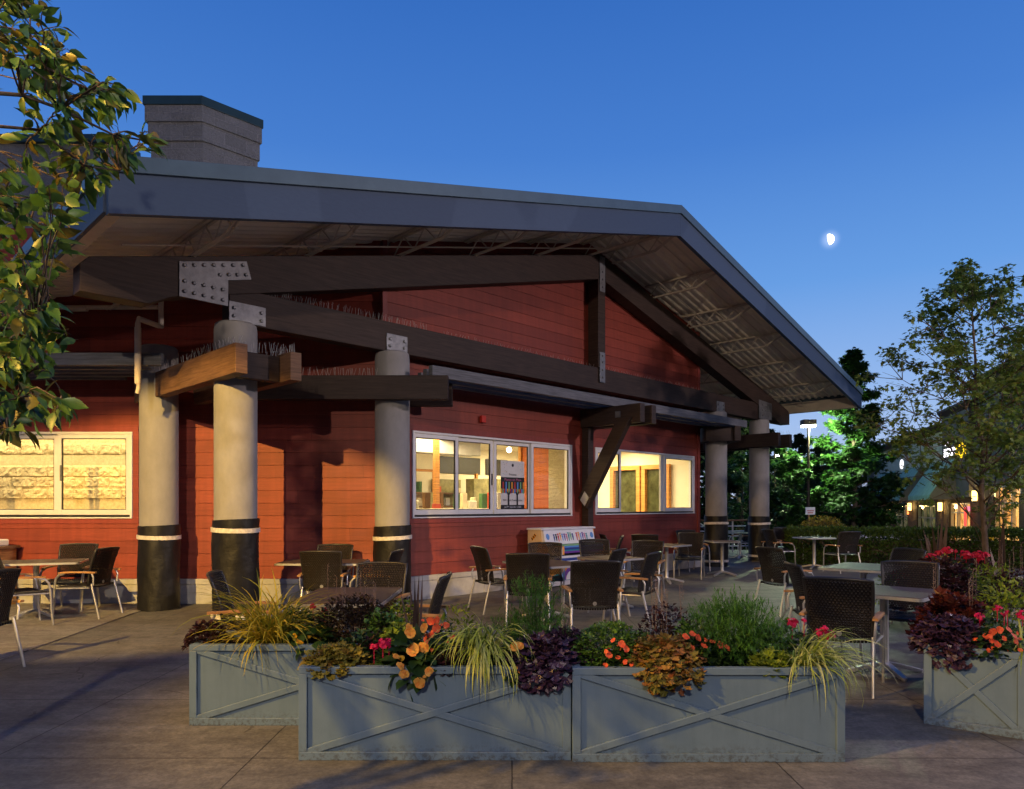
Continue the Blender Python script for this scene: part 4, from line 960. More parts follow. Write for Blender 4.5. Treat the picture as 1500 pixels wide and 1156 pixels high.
def rosette(mb, p, n, R_, petals, rnd, layers=1, cup=.25, w=.9):
    n = n.normalized(); a = n.orthogonal().normalized(); b = n.cross(a)
    for ly in range(layers):
        rr = R_ * (1 - .25 * ly); ph = rnd.uniform(0, 6); k = petals
        for i in range(k):
            t = ph + 2 * math.pi * i / k + rnd.uniform(-.2, .2); rr = R_ * (1 - .25 * ly) * rnd.uniform(.72, 1.18); d = a * math.cos(t) + b * math.sin(t); s = n.cross(d); lift = cup + .35 * ly
            tip = p + d * rr + n * rr * lift * .6; ww = rr * w * math.sin(math.pi / k) * 1.35
            mb.add([p + n * .004 * ly, p + d * rr * .5 + s * ww + n * rr * lift * .45, p + d * rr * .92 + s * ww * .7 + n * rr * (lift * .5 + rnd.uniform(-.1, .1)), tip, p + d * rr * .92 - s * ww * .7 + n * rr * lift * .5, p + d * rr * .5 - s * ww + n * rr * lift * .45],
                   [(0, 1, 2), (0, 2, 3), (0, 3, 4), (0, 4, 5)])
LM = dict(
 golden=leafmat('golden_grass', [(.46, .36, .03), (.30, .30, .03), (.52, .38, .05), (.22, .26, .03)], .5, .35),
 hakone=leafmat('hakone_grass', [(.48, .52, .10), (.32, .40, .04), (.56, .56, .2), (.22, .30, .03)], .5, .35),
 varieg=leafmat('variegated_grass', [(.44, .50, .11), (.26, .36, .04), (.56, .58, .26), (.18, .28, .04)], .5, .35),
 purple=leafmat('purple_heuchera', [(.045, .02, .05), (.028, .014, .03), (.075, .032, .075), (.05, .022, .04)], .38, .12, .5),
 plum=leafmat('plum_leaf', [(.040, .014, .016), (.06, .02, .022), (.026, .011, .012)], .5, .2),
 amber=leafmat('amber_heuchera', [(.28, .15, .035), (.17, .15, .03), (.20, .065, .03), (.36, .20, .05), (.10, .10, .02)], .5, .3),
 goldh=leafmat('gold_heuchera', [(.32, .24, .03), (.19, .18, .025), (.22, .12, .03), (.38, .30, .05)], .5, .3),
 bronze=leafmat('bronze_shrub_leaf', [(.045, .028, .018), (.07, .05, .02), (.03, .02, .014), (.06, .03, .02)], .55, .25),
 green=leafmat('dark_green_leaf', [(.025, .06, .014), (.04, .09, .02), (.018, .045, .012)], .45, .25, .4),
 box=leafmat('boxwood_leaf', [(.08, .17, .018), (.12, .23, .026), (.045, .10, .016), (.09, .18, .03)], .35, .25, .5),
 lime=leafmat('lime_leaf', [(.19, .26, .02), (.14, .21, .018), (.25, .31, .035)], .5, .35),
 feather=leafmat('feathery_leaf', [(.07, .19, .025), (.10, .25, .03), (.05, .13, .02)], .55, .35),
 burg=leafmat('burgundy_leaf', [(.075, .014, .012), (.11, .022, .015), (.045, .012, .012)], .45, .3, .4),
 sword=leafmat('sword_leaf', [(.085, .05, .04), (.12, .075, .05), (.055, .035, .03)], .5, .2),
 cherry=leafmat('cherry_leaf', [(.05, .125, .022), (.08, .17, .028), (.035, .09, .018), (.10, .19, .03), (.08, .15, .025), (.06, .13, .02), (.15, .12, .02)], .42, .32, .4),
 maple=leafmat('maple_leaf', [(.11, .19, .035), (.15, .22, .042), (.08, .14, .03), (.18, .22, .042)], .5, .35),
 gum=leafmat('sweetgum_leaf', [(.022, .066, .011), (.032, .088, .013), (.014, .045, .009)], .45, .35),
 dark=leafmat('dark_evergreen_leaf', [(.014, .03, .010), (.022, .042, .012), (.010, .022, .009)], .6, .2),
 hedge=leafmat('hedge_leaf', [(.05, .10, .018), (.075, .13, .022), (.032, .065, .015)], .5, .25),
 f_orange=leafmat('orange_petal', [(.80, .38, .07), (.82, .46, .11), (.76, .28, .05)], .5, .35), f_yellow=leafmat('yellow_petal', [(.75, .46, .03), (.72, .38, .03)], .5, .35),
 f_coral=leafmat('coral_petal', [(.80, .12, .04), (.78, .16, .06), (.72, .09, .04)], .5, .35), f_mag=leafmat('magenta_petal', [(.60, .012, .11), (.52, .010, .08), (.66, .03, .15)], .5, .35),
 f_red=leafmat('red_petal', [(.55, .015, .05), (.48, .012, .04)], .5, .35), f_white=leafmat('seed_spike', [(.34, .25, .2), (.26, .17, .15)], .6, .3))
_pid = [0]
def plant(name, label, x, y, z, cat='plant', group=None):
    _pid[0] += 1
    return thing(name, label, cat, (x, y, z), 0, group), random.Random(_pid[0] * 13 + 5)
def grass(label, x, y, z, n, L, W, mat, lean=(.6, 1.4), arch=(1.4, 2.6), rad=.06, az=None, g=None):
    t, r = plant('ornamental_grass', label, x, y, z, 'grass', g); m = MB()
    for _ in range(n):
        a = r.uniform(0, 6.283) if az is None else r.gauss(az[0], az[1]); rr = rad * math.sqrt(r.random()); b = r.uniform(0, 6.283)
        blade(m, Vector((rr * math.cos(b), rr * math.sin(b), 0)), a, L * r.uniform(.55, 1.1), W * r.uniform(.7, 1.2), r.uniform(*lean), r.uniform(*arch), 8, r.uniform(-.8, .8))
    m.build('foliage', LM[mat], t, smooth=True); return t
def cloud(name, label, x, y, z, rx, ry, rz, n, L, W, mat, kind='lobed', curl=.2, droop=0, blossom=None, fill=.55, g=None, spikes_=0, core=True):
    t, r = plant(name, label, x, y, z, 'plant', g); m = MB()
    dome(m, r, (0, 0, 0), rx * 1.1, ry * 1.1, rz * 1.06, int(n * 1.75), L, W, kind, curl, droop, fill * .9)
    m.build('foliage', LM[mat], t, smooth=kind != 'lobed')
    m = MB()
    for _ in range(max(5, n // 25)):
        v = rv(r); m.tube([(v.x * rx * .15, v.y * ry * .15, -.02), (v.x * rx * .5, v.y * ry * .5, abs(v.z) * rz * .4), (v.x * rx * .8, v.y * ry * .8, abs(v.z) * rz * .75)], .003, 4, False)
    m.build('stem', LM['green'] if mat not in ('purple', 'plum', 'burg', 'bronze') else LM['bronze'], t)
    if blossom:
        flowers(t, r, rx, ry, rz, *blossom)
        if blossom[0] == 'impatiens': flowers(t, r, rx, ry, rz, 'impatiens', blossom[1], 9, blossom[3] * .6)
        if blossom[0] == 'begonia' and blossom[2] > 9: flowers(t, r, rx, ry, rz, 'begonia', 'f_yellow', 6, blossom[3] * .5)
    if spikes_:
        for _ in range(spikes_):
            m = MB(); x0, y0 = r.uniform(-.6, .6) * rx, r.uniform(-.5, .5) * ry; hh = rz * r.uniform(1.2, 1.75); m.tube([(x0, y0, rz * .4), (x0 + r.uniform(-.02, .02), y0, hh)], .0016, 4, False)
            for k in range(26):
                zq = rz * .85 + (hh - rz * .8) * k / 26; v = rv(r, .009); leaf(m, Vector((x0 + v.x, y0 + v.y, zq)), Vector((v.x, v.y, .006)), Vector((0, 0, 1)), .011, .008, .1, 'rhomb')
            m.build('flower_spike', LM['f_white'], t)
    return t
def flowers(t, r, rx, ry, rz, style, mat, n, size, pos=None):
    for i in range(n):
        if pos: px_, py_, pz_ = pos[i % len(pos)]; p = Vector((px_, py_, pz_)); nn = Vector((px_ * .6, -.7, .45)) + rv(r, .25)
        else:
            v = rv(r); v.z = abs(v.z) * .8 + .15; v.y = -abs(v.y) if r.random() < .75 else v.y; v.normalize(); p = Vector((v.x * rx, v.y * ry, v.z * rz)) * 1.03; nn = Vector((v.x * .5, v.y - .5, v.z * .7 + .2))
        s = size * (.8 if style == 'begonia' else .78) * r.choice((.45, .7, .85, 1, 1.1, 1.2)); m = MB(); nn = nn + rv(r, .35)
        if style == 'begonia': rosette(m, p, nn, s * 1.1, 5, r, 3, .35, .8)
        elif style == 'impatiens': rosette(m, p, nn, s * 1.2, 5, r, 1, r.uniform(.05, .7), .72)
        else:
            for _ in range(26):
                v = rv(r); v.z = v.z * .75 + .1; rosette(m, p + v * s * r.uniform(.5, 1.1), v + Vector((0, -.2, .3)), s * r.uniform(.26, .42), 5, r, 1, .25, .8)
            m.tube([p - Vector((0, 0, .10)), p], .0025, 4)
        m.build('blossom', LM[mat], t)
def swords(label, x, y, z, n, L, W, mat='sword', spread=.35, g=None):
    t, r = plant('sword_leaf_plant', label, x, y, z, 'plant', g); m = MB()
    for i in range(n):
        a = r.uniform(0, 6.283); rr = r.uniform(.01, .05); blade(m, Vector((rr * math.cos(a), rr * math.sin(a), 0)), a, L * r.uniform(.5, 1.05), W * r.uniform(.8, 1.2), 1.57 - r.uniform(.03, spread), r.uniform(0, .28), 6, r.uniform(-.5, 1.2))
    m.build('foliage', LM[mat], t, smooth=True); return t
def feather(label, x, y, z, rx, ry, rz, n, L=.11, mat='feather', g=None):
    t, r = plant('feathery_plant', label, x, y, z, 'plant', g); m = MB(); st = MB()
    for _ in range(n):
        v = rv(r); v.z = abs(v.z); q = r.random() ** .5; base = Vector((v.x * rx * .4 * q, v.y * ry * .4 * q, 0)); p = Vector((v.x * rx * q, v.y * ry * q, rz * (.25 + .75 * v.z) * (.4 + .6 * q)))
        if r.random() < .12: st.tube([base * .4, (base + p) * .5 + Vector((0, 0, .02)), p], .0022, 4, False)
        d0 = (Vector((v.x * 1.2, v.y * 1.2, .45 + v.z)) + rv(r, .55)).normalized()
        for k in range(13):
            s = rv(r, 1.0); d = d0 + s; blade(m, p + d0 * L * .075 * k, math.atan2(d.y, d.x), L * r.uniform(.3, .55), .0046, math.atan2(d.z, math.hypot(d.x, d.y)), 1.4, 3)
    m.build('foliage', LM[mat], t); st.build('stem', LM['green'], t); return t
SZ = PHT - .05
def pz_(px, py, Y): return H + (HZ - py) * Y / F
# -- back-left planter
Y = 5.12
cloud('plum_leaf_plant', 'small dark plum plant at the left corner of the set back planter', at(308, Y), Y - .06, SZ, .13, .14, .17, 420, .035, .03, 'plum', 'rhomb')
grass('tall golden grass bursting from the set back planter', at(395, Y), Y, SZ, 380, .66, .013, 'golden', (.45, 1.4), (1.0, 2.5), .11)
cloud('begonia_plant', 'yellow begonia with broad green leaves under the golden grass', at(458, 4.98), 4.99, SZ, .14, .10, .15, 60, .09, .07, 'green', 'oval', .3, .1, ('begonia', 'f_yellow', 5, .03, [(-.12, -.08, .03), (-.07, -.09, .06), (.0, -.1, .10), (-.10, -.09, .10), (.06, -.09, .01)]))
cloud('geranium_plant', 'dull red geranium between the golden grass and the bronze shrub', at(470, 5.3), 5.28, SZ, .12, .1, .22, 60, .05, .05, 'green', 'lobed', .2, 0, ('ball', 'f_red', 2, .045, [(-.03, -.08, .27), (.05, -.06, .24)]))
cloud('bronze_shrub', 'dark bronze shrub with upright seed spikes left of the sword leaves', at(520, 5.18), 5.17, SZ, .30, .20, .34, 1500, .034, .022, 'bronze', 'rhomb', spikes_=8)
cloud('yellow_green_shrub', 'small leaved yellow green shrub by the dark sword leaves', at(590, 5.2), 5.2, SZ, .15, .16, .30, 420, .035, .02, 'lime', 'rhomb')
swords('clump of brown upright sword leaves beside the edge on chair', at(608, 5.05), 5.05, SZ, 9, .55, .035)
# -- front-left planter
Y = 4.42
cloud('gold_heuchera', 'gold and russet lobed plant at the left end of the front left planter', at(495, Y - .05), Y - .06, SZ, .20, .17, .15, 420, .048, .044, 'goldh', 'lobed', .25, .15)
cloud('plum_leaf_plant', 'low plum foliage left of the magenta flower head', at(548, Y + .1), Y + .1, SZ, .11, .1, .17, 150, .05, .045, 'plum', 'lobed')
cloud('geranium_plant', 'magenta geranium head next to the yellow begonias', at(565, 4.36), 4.38, SZ, .10, .09, .12, 60, .05, .05, 'green', 'lobed', .2, 0, ('ball', 'f_mag', 3, .05, [(-.005, -.09, .17), (.03, -.08, .19), (-.06, -.08, .15)]))
cloud('begonia_plant', 'apricot begonias spilling over the rim of the front left planter', at(610, 4.33), 4.35, SZ, .17, .15, .20, 95, .10, .075, 'green', 'oval', .3, .35,
      ('begonia', 'f_orange', 11, .035, [(-.02, -.13, .25), (.0, -.16, .155), (.06, -.13, .16), (-.10, -.17, .115), (-.075, -.18, .065), (-.055, -.19, .015), (.10, -.19, .035), (.045, -.20, -.035), (.07, -.19, .0), (-.03, -.11, .28), (.06, -.09, .27)]))
cloud('impatiens_plant', 'coral impatiens between the apricot begonias and the trailing grass', at(642, 4.48), 4.47, SZ, .13, .12, .24, 120, .05, .03, 'green', 'oval', .2, 0,
      ('impatiens', 'f_coral', 11, .024, [(.0, -.10, .25), (.03, -.09, .27), (-.03, -.11, .21), (-.06, -.11, .18), (.06, -.09, .16), (.08, -.10, .13), (-.09, -.05, .29), (-.04, -.05, .28), (.06, -.05, .26), (.0, -.04, .29), (.10, -.10, .19)]))
cloud('plum_leaf_plant', 'dark plum leaves under the coral flowers', at(658, 4.32), 4.32, SZ, .10, .09, .14, 120, .05, .05, 'plum', 'lobed')
grass('pale yellow grass trailing down the front of the front left planter', at(708, 4.36), 4.36, SZ + .09, 150, .50, .013, 'hakone', (.45, 1.35), (2.3, 3.6), .08, (-1.57, .75))
grass('pale yellow grass tuft behind the trailing grass', at(715, 4.5), 4.52, SZ, 70, .42, .011, 'hakone', (.8, 1.45), (1.2, 2.4), .07)
cloud('yellow_green_shrub', 'lime sprigs standing behind the trailing grass', at(672, 4.66), 4.64, SZ, .17, .08, .34, 130, .05, .02, 'lime', 'rhomb')
cloud('begonia_plant', 'few orange begonias right of the trailing grass', at(758, 4.33), 4.35, SZ, .09, .10, .15, 50, .08, .06, 'green', 'oval', .3, .2, ('begonia', 'f_orange', 4, .030, [(-.02, -.12, .17), (.01, -.11, .165), (-.01, -.17, .045), (.015, -.17, .03)]))
cloud('purple_heuchera', 'deep purple lobed plant hanging over the joint of the two front planters', at(792, 4.33), 4.34, SZ, .21, .19, .20, 380, .066, .062, 'purple', 'lobed', .25, .25)
cloud('purple_heuchera', 'smaller purple plant between the two front planters with pale spikes', at(828, 4.55), 4.54, SZ, .15, .12, .22, 190, .062, .058, 'purple', 'lobed', .2, .1, spikes_=3)
feather('tall feathery green plant in front of the dark centre chair', at(783, 4.62), 4.60, SZ, .20, .12, .52, 260, .10)
feather('low airy feathery sprigs behind the purple plant', at(752, 4.68), 4.66, SZ, .20, .07, .26, 90, .09)
# -- front-right planter
cloud('boxwood_shrub', 'rounded glossy boxwood shrub at the left end of the front right planter', at(893, 4.45), 4.45, SZ, .24, .20, .26, 1500, .027, .02, 'box', 'rhomb', fill=.75)
cloud('impatiens_plant', 'coral impatiens in front of the boxwood', at(900, 4.30), 4.31, SZ, .12, .09, .16, 130, .045, .028, 'green', 'oval', .2, 0,
      ('impatiens', 'f_coral', 10, .024, [(-.02, -.085, .205), (.055, -.09, .155), (-.05, -.1, .12), (.01, -.1, .105), (.05, -.1, .08), (.085, -.1, .065), (-.06, -.1, .14), (.03, -.09, .18), (.0, -.11, .02), (-.065, -.1, .06)]))
cloud('amber_heuchera', 'amber and olive lobed plant spilling over the rim of the front right planter', at(973, 4.28), 4.30, SZ, .22, .21, .21, 560, .056, .052, 'amber', 'lobed', .25, .3)
cloud('bronze_shrub', 'wine coloured shrub with speckled spikes behind the amber plant', at(975, 4.62), 4.60, SZ, .20, .10, .36, 620, .03, .02, 'plum', 'rhomb', spikes_=9)
cloud('impatiens_plant', 'coral impatiens between the amber plant and the feathery mound', at(1030, 4.36), 4.37, SZ, .18, .13, .18, 230, .045, .028, 'green', 'oval', .2, 0,
      ('impatiens', 'f_coral', 12, .024, [(-.13, -.08, .22), (-.08, -.07, .225), (-.05, -.07, .20), (-.10, -.11, .145), (.13, -.09, .14), (.10, -.09, .17), (.0, -.07, .19), (.05, -.07, .18), (-.02, -.09, .16), (.08, -.1, .165), (.12, -.1, .155), (-.12, -.08, .21)]))
feather('big feathery green mound in the front right planter', at(1072, 4.5), 4.47, SZ, .31, .20, .40, 700, .10)
cloud('lime_heuchera', 'lime green lobed plant below the variegated grass', at(1128, 4.27), 4.28, SZ, .12, .09, .13, 130, .05, .045, 'lime', 'lobed')
cloud('geranium_plant', 'magenta geraniums at the right end of the front right planter', at(1180, 4.5), 4.5, SZ, .14, .12, .2, 100, .05, .05, 'green', 'lobed', .2, 0, ('ball', 'f_mag', 5, .045, [(-.10, -.04, .27), (-.03, -.05, .285), (.10, -.05, .23), (.06, -.05, .21), (.12, -.03, .19)]))
grass('variegated grass arching over the right end of the front right planter', at(1178, 4.34), 4.36, SZ, 170, .52, .011, 'varieg', (.5, 1.3), (1.6, 3.0), .08, (-.4, 1.3))
for i, (px, Y_, rx_, rz_, mt_, lab_) in enumerate(((530, 4.5, .16, .20, 'green', 'green filler leaves behind the gold lobed plant'), (585, 4.55, .14, .24, 'lime', 'lime filler leaves behind the apricot begonias'), (690, 4.5, .16, .2, 'green', 'green filler leaves under the trailing grass'),
    (765, 4.5, .13, .2, 'box', 'bright green filler leaves behind the few orange begonias'), (945, 4.42, .13, .2, 'green', 'green filler leaves between the boxwood and the amber plant'), (1015, 4.52, .16, .26, 'box', 'bright green filler leaves behind the right hand impatiens'),
    (1110, 4.5, .15, .22, 'green', 'green filler leaves right of the feathery mound'), (1150, 4.55, .16, .26, 'box', 'bright green filler leaves under the magenta geraniums'), (430, 5.2, .2, .26, 'green', 'green filler leaves behind the golden grass'), (560, 5.0, .16, .26, 'box', 'bright green filler leaves in front of the bronze shrub'))):
    cloud('filler_plant', lab_, at(px, Y_), Y_, SZ, rx_, .12, rz_, 200, .042, .03, mt_, 'rhomb', .25)
# -- turned planter at the right edge
dF = frame(2.845, 4.917, -37.5)
def dp(a, b): p = dF(a, b, 0); return p[0], p[1]
cloud('purple_heuchera', 'purple lobed plant at the front corner of the turned planter', *dp(.14, .16), SZ, .22, .20, .24, 420, .066, .062, 'purple', 'lobed', .25, .25)
cloud('burgundy_plant', 'burgundy round leaved plant behind the purple one in the turned planter', *dp(.12, .5), SZ, .24, .2, .36, 150, .10, .095, 'burg', 'lobed', .15, spikes_=6)
cloud('impatiens_plant', 'coral impatiens on the front rim of the turned planter', *dp(.40, .10), SZ, .15, .12, .18, 150, .05, .03, 'green', 'oval', .2, 0,
      ('impatiens', 'f_coral', 13, .027, [(-.08, -.1, .18), (-.04, -.11, .19), (.03, -.1, .19), (.08, -.1, .17), (-.1, -.11, .12), (-.06, -.12, .10), (.06, -.12, .12), (.0, -.13, .07), (.09, -.12, .06), (.1, -.1, .13), (-.02, -.12, .14), (.05, -.12, .155), (-.11, -.11, .15)]))
cloud('geranium_plant', 'magenta geraniums in the middle of the turned planter', *dp(.36, .38), SZ, .2, .16, .24, 120, .055, .05, 'green', 'lobed', .2, 0, ('ball', 'f_mag', 6, .05, [(-.14, -.1, .24), (-.02, -.1, .30), (.05, -.1, .27), (.14, -.12, .25), (.20, -.1, .22), (.0, -.14, .26)]))
cloud('yellow_green_shrub', 'yellow green nandina behind the magenta geraniums', *dp(.42, .75), SZ, .24, .2, .42, 330, .06, .024, 'lime', 'rhomb')
grass('variegated grass tuft cut off by the right edge of the photo', *dp(.56, .2), SZ, 60, .36, .012, 'varieg', (.6, 1.4), (1.4, 2.6), .06)
# -- planted bed beyond it
bed = thing('planting_bed', 'low stone edged planting bed round the slim tree on the right', 'planter', (6.8, 9.9, 0), world=True)
bf = frame(5.35, 8.75, -33); m = MB()
for xr, yr in (((0, 3.6), (0, .14)), ((0, 3.6), (4.66, 4.8)), ((0, .14), (.14, 4.66)), ((3.46, 3.6), (.14, 4.66))): m.box(xr, yr, (0, .28), bf)
m.build('stone_edge', M['plinth'], bed, bevel=.012); m = MB(); m.box((.14, 3.46), (.14, 4.66), (.01, .24), bf); m.build('soil', M['soil'], bed)
def bp(px, Y): return at(px, Y), Y
BZ = .24
cloud('plum_shrub', 'dark plum shrub below the red geraniums in the bed', *bp(1372, 8.6), BZ, .45, .35, .62, 750, .075, .07, 'plum', 'lobed')
cloud('geranium_plant', 'red geraniums on top of the dark plum shrub in the bed', *bp(1385, 8.95), BZ + .1, .4, .25, .55, 160, .06, .06, 'green', 'lobed', .2, 0, ('ball', 'f_red', 7, .075, [(-.2, -.2, .58), (-.1, -.2, .61), (.0, -.2, .60), (.12, -.22, .56), (.28, -.2, .54), (.36, -.2, .55), (-.3, -.2, .52)]))
cloud('geranium_plant', 'red geraniums at the left corner of the bed, beside the grey table chair', *bp(1308, 9.2), BZ, .22, .22, .45, 120, .06, .06, 'lime', 'lobed', .2, 0, ('ball', 'f_red', 4, .065, [(-.1, -.2, .42), (-.02, -.2, .32), (.07, -.2, .38), (.1, -.2, .3)]))
cloud('yellow_green_shrub', 'lime shrub right of the dark plum shrub in the bed', *bp(1455, 8.9), BZ, .4, .3, .5, 520, .07, .03, 'lime', 'rhomb')
cloud('bronze_shrub', 'bronze shrub with tall pale spikes by the right edge of the bed', *bp(1490, 8.4), BZ, .35, .3, .5, 600, .05, .03, 'plum', 'rhomb', spikes_=8)
cloud('yellow_green_shrub', 'dim yellow shrub at the foot of the left sword leaves', *bp(1365, 10.6), BZ, .5, .4, .52, 500, .06, .03, 'goldh', 'rhomb')
cloud('plum_shrub', 'low plum shrub at the foot of the slim tree', *bp(1420, 10.9), BZ, .55, .4, .5, 520, .08, .075, 'plum', 'lobed')
grass('striped grass mound at the foot of the slim tree', *bp(1420, 9.9), BZ, 80, .7, .02, 'varieg', (.6, 1.3), (1.8, 3.0), .12)
swords('large clump of brown sword leaves left of the slim tree', *bp(1375, 10.9), BZ, 17, 1.25, .085, spread=.4)
swords('clump of brown sword leaves leaning right of the slim tree', *bp(1468, 9.8), BZ, 9, 1.15, .08, spread=.5)
# ================================================================== TREES
def limb(r, p0, p1, sag=.0, n=5, jit=.05):
    p0, p1 = Vector(p0), Vector(p1); L = (p1 - p0).length; out = []
    for i in range(n + 1):
        t = i / n; p = p0.lerp(p1, t) + Vector((0, 0, sag * L * math.sin(math.pi * t))); 
        if 0 < i < n: p += rv(r, jit * L * .5)
        out.append(p)
    return out
# ---- near cherry tree, its crown hanging in from the left
t = thing('cherry_tree', 'near tree with drooping toothed leaves, orange lit, hanging in at the left edge', 'tree', (-2.95, 2.15, 0), world=True)
r = random.Random(21); wood = MB(); lv = MB()
top = Vector((-2.98, 2.6, 3.6))
wood.tube([(-2.95, 2.15, 0), (-2.97, 2.2, .9), (-2.93, 2.35, 1.8), (-2.98, 2.5, 2.7), top, (-2.9, 2.8, 4.6)], [.045, .038, .035, .032, .026, .012], 10)
EDGE = [(0, 78), (50, 92), (100, 112), (128, 118), (140, 190), (165, 196), (180, 165), (205, 235), (225, 238), (250, 190), (280, 152), (320, 118), (370, 102), (400, 70), (450, 62), (480, 104), (505, 95), (530, 66), (560, 30), (590, 40), (602, 108), (625, 100), (645, 52), (660, 14), (668, -40)]
def edge(y):
    for (y0, x0), (y1, x1) in zip(EDGE, EDGE[1:]):
        if y0 <= y <= y1: return x0 + (x1 - x0) * (y - y0) / (y1 - y0)
    return EDGE[0][1] if y < 0 else -60
mains = []
for px, py, Y in ((30, 20, 3.3), (90, 90, 3.6), (185, 150, 3.5), (232, 210, 3.55), (175, 250, 3.8), (105, 340, 3.7), (60, 430, 3.5), (95, 490, 3.3), (55, 540, 3.6), (100, 605, 3.3), (10, 630, 3.4), (-60, 300, 3.2), (-120, 120, 3.4), (-200, 420, 3.4), (-40, 500, 3.9), (-160, 560, 3.0), (20, 250, 4.2), (40, 120, 4.1), (-30, -60, 3.6)):
    e = Vector((at(px, Y), Y, H + (HZ - py) * Y / F)); s = Vector((-2.96, 2.5, min(4.2, max(1.9, e.z - .45 + r.uniform(-.2, .2)))))
    L = limb(r, s, e, .10, 8, .06); mains += L; wood.tube(L, [.017 - .0135 * i / 8 for i in range(9)], 7)
cnt = 0
while cnt < 370:
    py = r.uniform(-130, 668); ex = edge(py); px = ex - abs(r.gauss(0, 1)) * 130 - r.uniform(0, 18)
    if px < -330: continue
    Y = min(4.4, max(2.75, r.gauss(3.5, .42))); c = Vector((at(px, Y), Y, H + (HZ - py) * Y / F + .05))
    near = min(mains, key=lambda q: (q - c).length)
    if (near - c).length > .75 or c.z < near.z - .12: continue
    if .42 < (math.sin(c.x * 5.3 + c.z * 4.1) * math.sin(c.z * 6.7 - c.y * 3) + 1) / 2 < .50 and r.random() < .8: continue
    cnt += 1
    tw = limb(r, near, c, .08, 4, .1); wood.tube(tw, [.005, .0042, .0035, .003, .002], 5, False)
    dirn = (tw[-1] - tw[-3]).normalized()
    for k in range(r.randint(4, 7)):
        b = tw[-1] - dirn * .035 * k; out = rv(r, 1); out.z *= .3
        d = Vector((out.x * .8, out.y * .8, -.42 + r.uniform(-.4, .45))) + dirn * .8 + Vector((.25, 0, 0)); s = r.uniform(.75, 1.2)
        n_ = rv(r, .5) + Vector((out.x, out.y, .6)); d.normalize()
        st = b + d * .02; wood.tube([b, st], .0012, 3, False); LL, WW = .095 * s, .044 * s; side = d.cross(n_).normalized(); nn = side.cross(d)
        def q(tt, w, h=0): return st + d * LL * tt + side * WW * w - nn * (.28 * LL * tt * tt) + nn * h * WW
        lv.add([q(0, 0), q(.12, .26, .08), q(.12, 0), q(.12, -.26, .08), q(.38, .5, .13), q(.38, 0), q(.38, -.5, .13), q(.66, .40, .12), q(.66, 0), q(.66, -.40, .12), q(.86, .16, .05), q(.86, 0), q(.86, -.16, .05), q(1.04, 0)],
               [(0, 2, 1), (0, 3, 2), (1, 2, 5, 4), (2, 3, 6, 5), (4, 5, 8, 7), (5, 6, 9, 8), (7, 8, 11, 10), (8, 9, 12, 11), (10, 11, 13), (11, 12, 13)])
wood.build('trunk', M['bark'], t, smooth=True); lv.build('crown', LM['cherry'], t, smooth=True)
# ---- general tree
def tree(name, label, base, h, prof, nl, LS, kind, mat, tr=.12, limbs=22, cl=10, z0=.2, seed=1, up=.35, spread=.35, lean=(0, 0), group=None, drp=.3, shape=None):
    """prof(t) = crown radius at relative height t"""
    t = thing(name, label, 'tree', base, 0, group); r = random.Random(seed); w = MB(); lf_ = MB()
    tp = Vector((lean[0], lean[1], h)); ax = limb(r, (0, 0, 0), tp, 0, 7, .015); w.tube(ax, [tr * (1 - .88 * i / 7) for i in range(8)], 9)
    def axis(z): k = min(6, max(0, int(z / h * 7))); return ax[k].lerp(ax[k + 1], z / h * 7 - k)
    ends = []
    for i in range(limbs):
        tt = z0 + (1 - z0) * ((i + r.random()) / limbs); rad = prof(tt); a = i * 2.4 + r.uniform(-.5, .5)
        zs = max(.08 * h, tt * h - up * rad * r.uniform(.6, 1.3)); s = axis(min(zs, h * .97)); q = r.uniform(.75, 1.05)
        e = Vector((axis(tt * h).x + rad * q * math.cos(a), axis(tt * h).y + rad * q * math.sin(a), tt * h + r.uniform(-.2, .2) * rad * .5))
        L = limb(r, s, e, .05, 5, .08); b0 = tr * .42 * (1 - tt * .6); w.tube(L, [b0 * (1 - .85 * k / 5) for k in range(6)], 6); ends.append((L, rad))
    per = max(1, nl // (limbs * cl))
    for L, rad in ends:
        for c in range(cl):
            u = .3 + .72 * (c + r.random()) / cl; k = min(4, int(u * 5)); cc = L[k].lerp(L[min(5, k + 1)], min(1.15, u * 5 - k)) + rv(r, spread * rad * (.12 + .45 * r.random()))
            w.tube([L[k], cc], [.008 + tr * .02, .003], 4, False)
            cs = (.14 + .16 * r.random()) * max(.6, rad * .45)
            for _ in range(int(per * r.uniform(.5, 1.5))):
                v = rv(r) * (r.random() ** .5); p = cc + Vector((v.x * cs, v.y * cs, v.z * cs * .65)); d = Vector((v.x, v.y, -drp)) + rv(r, .6); s = r.uniform(.7, 1.25)
                leaf(lf_, p, d, Vector((0, 0, 1)) + rv(r, .5), LS * s, LS * s * (.8 if kind in ('maple', 'lobed') else .6), .2, kind)
    w.build('trunk', M['bark'], t, smooth=True); lf_.build('crown', LM[mat], t); return t
GZ = -1.05
mY = 12.2; mx_ = at(1446, mY)
tree('maple_tree', 'slim open crowned maple growing from the planting bed at the right edge', (mx_, mY, .2), 5.4, lambda t: 1.65 * math.sin(math.pi * min(1, max(.0, (t - .12) / .95)) ** .8) ** .75 + .15, 11500, .118, 'maple', 'maple', .055, 34, 14, .36, 5, .62, .6, (-.12, .2))
tree('maple_tree', 'second maple crown cut off by the right edge behind the slim one', (mx_ + 3.1, mY + 2.6, .0), 6.2, lambda t: 1.9 * math.sin(math.pi * min(1, max(0, (t - .1) / .95))) ** .7 + .1, 6000, .12, 'maple', 'maple', .06, 26, 12, .45, 9, .6, .55)
gY = 30
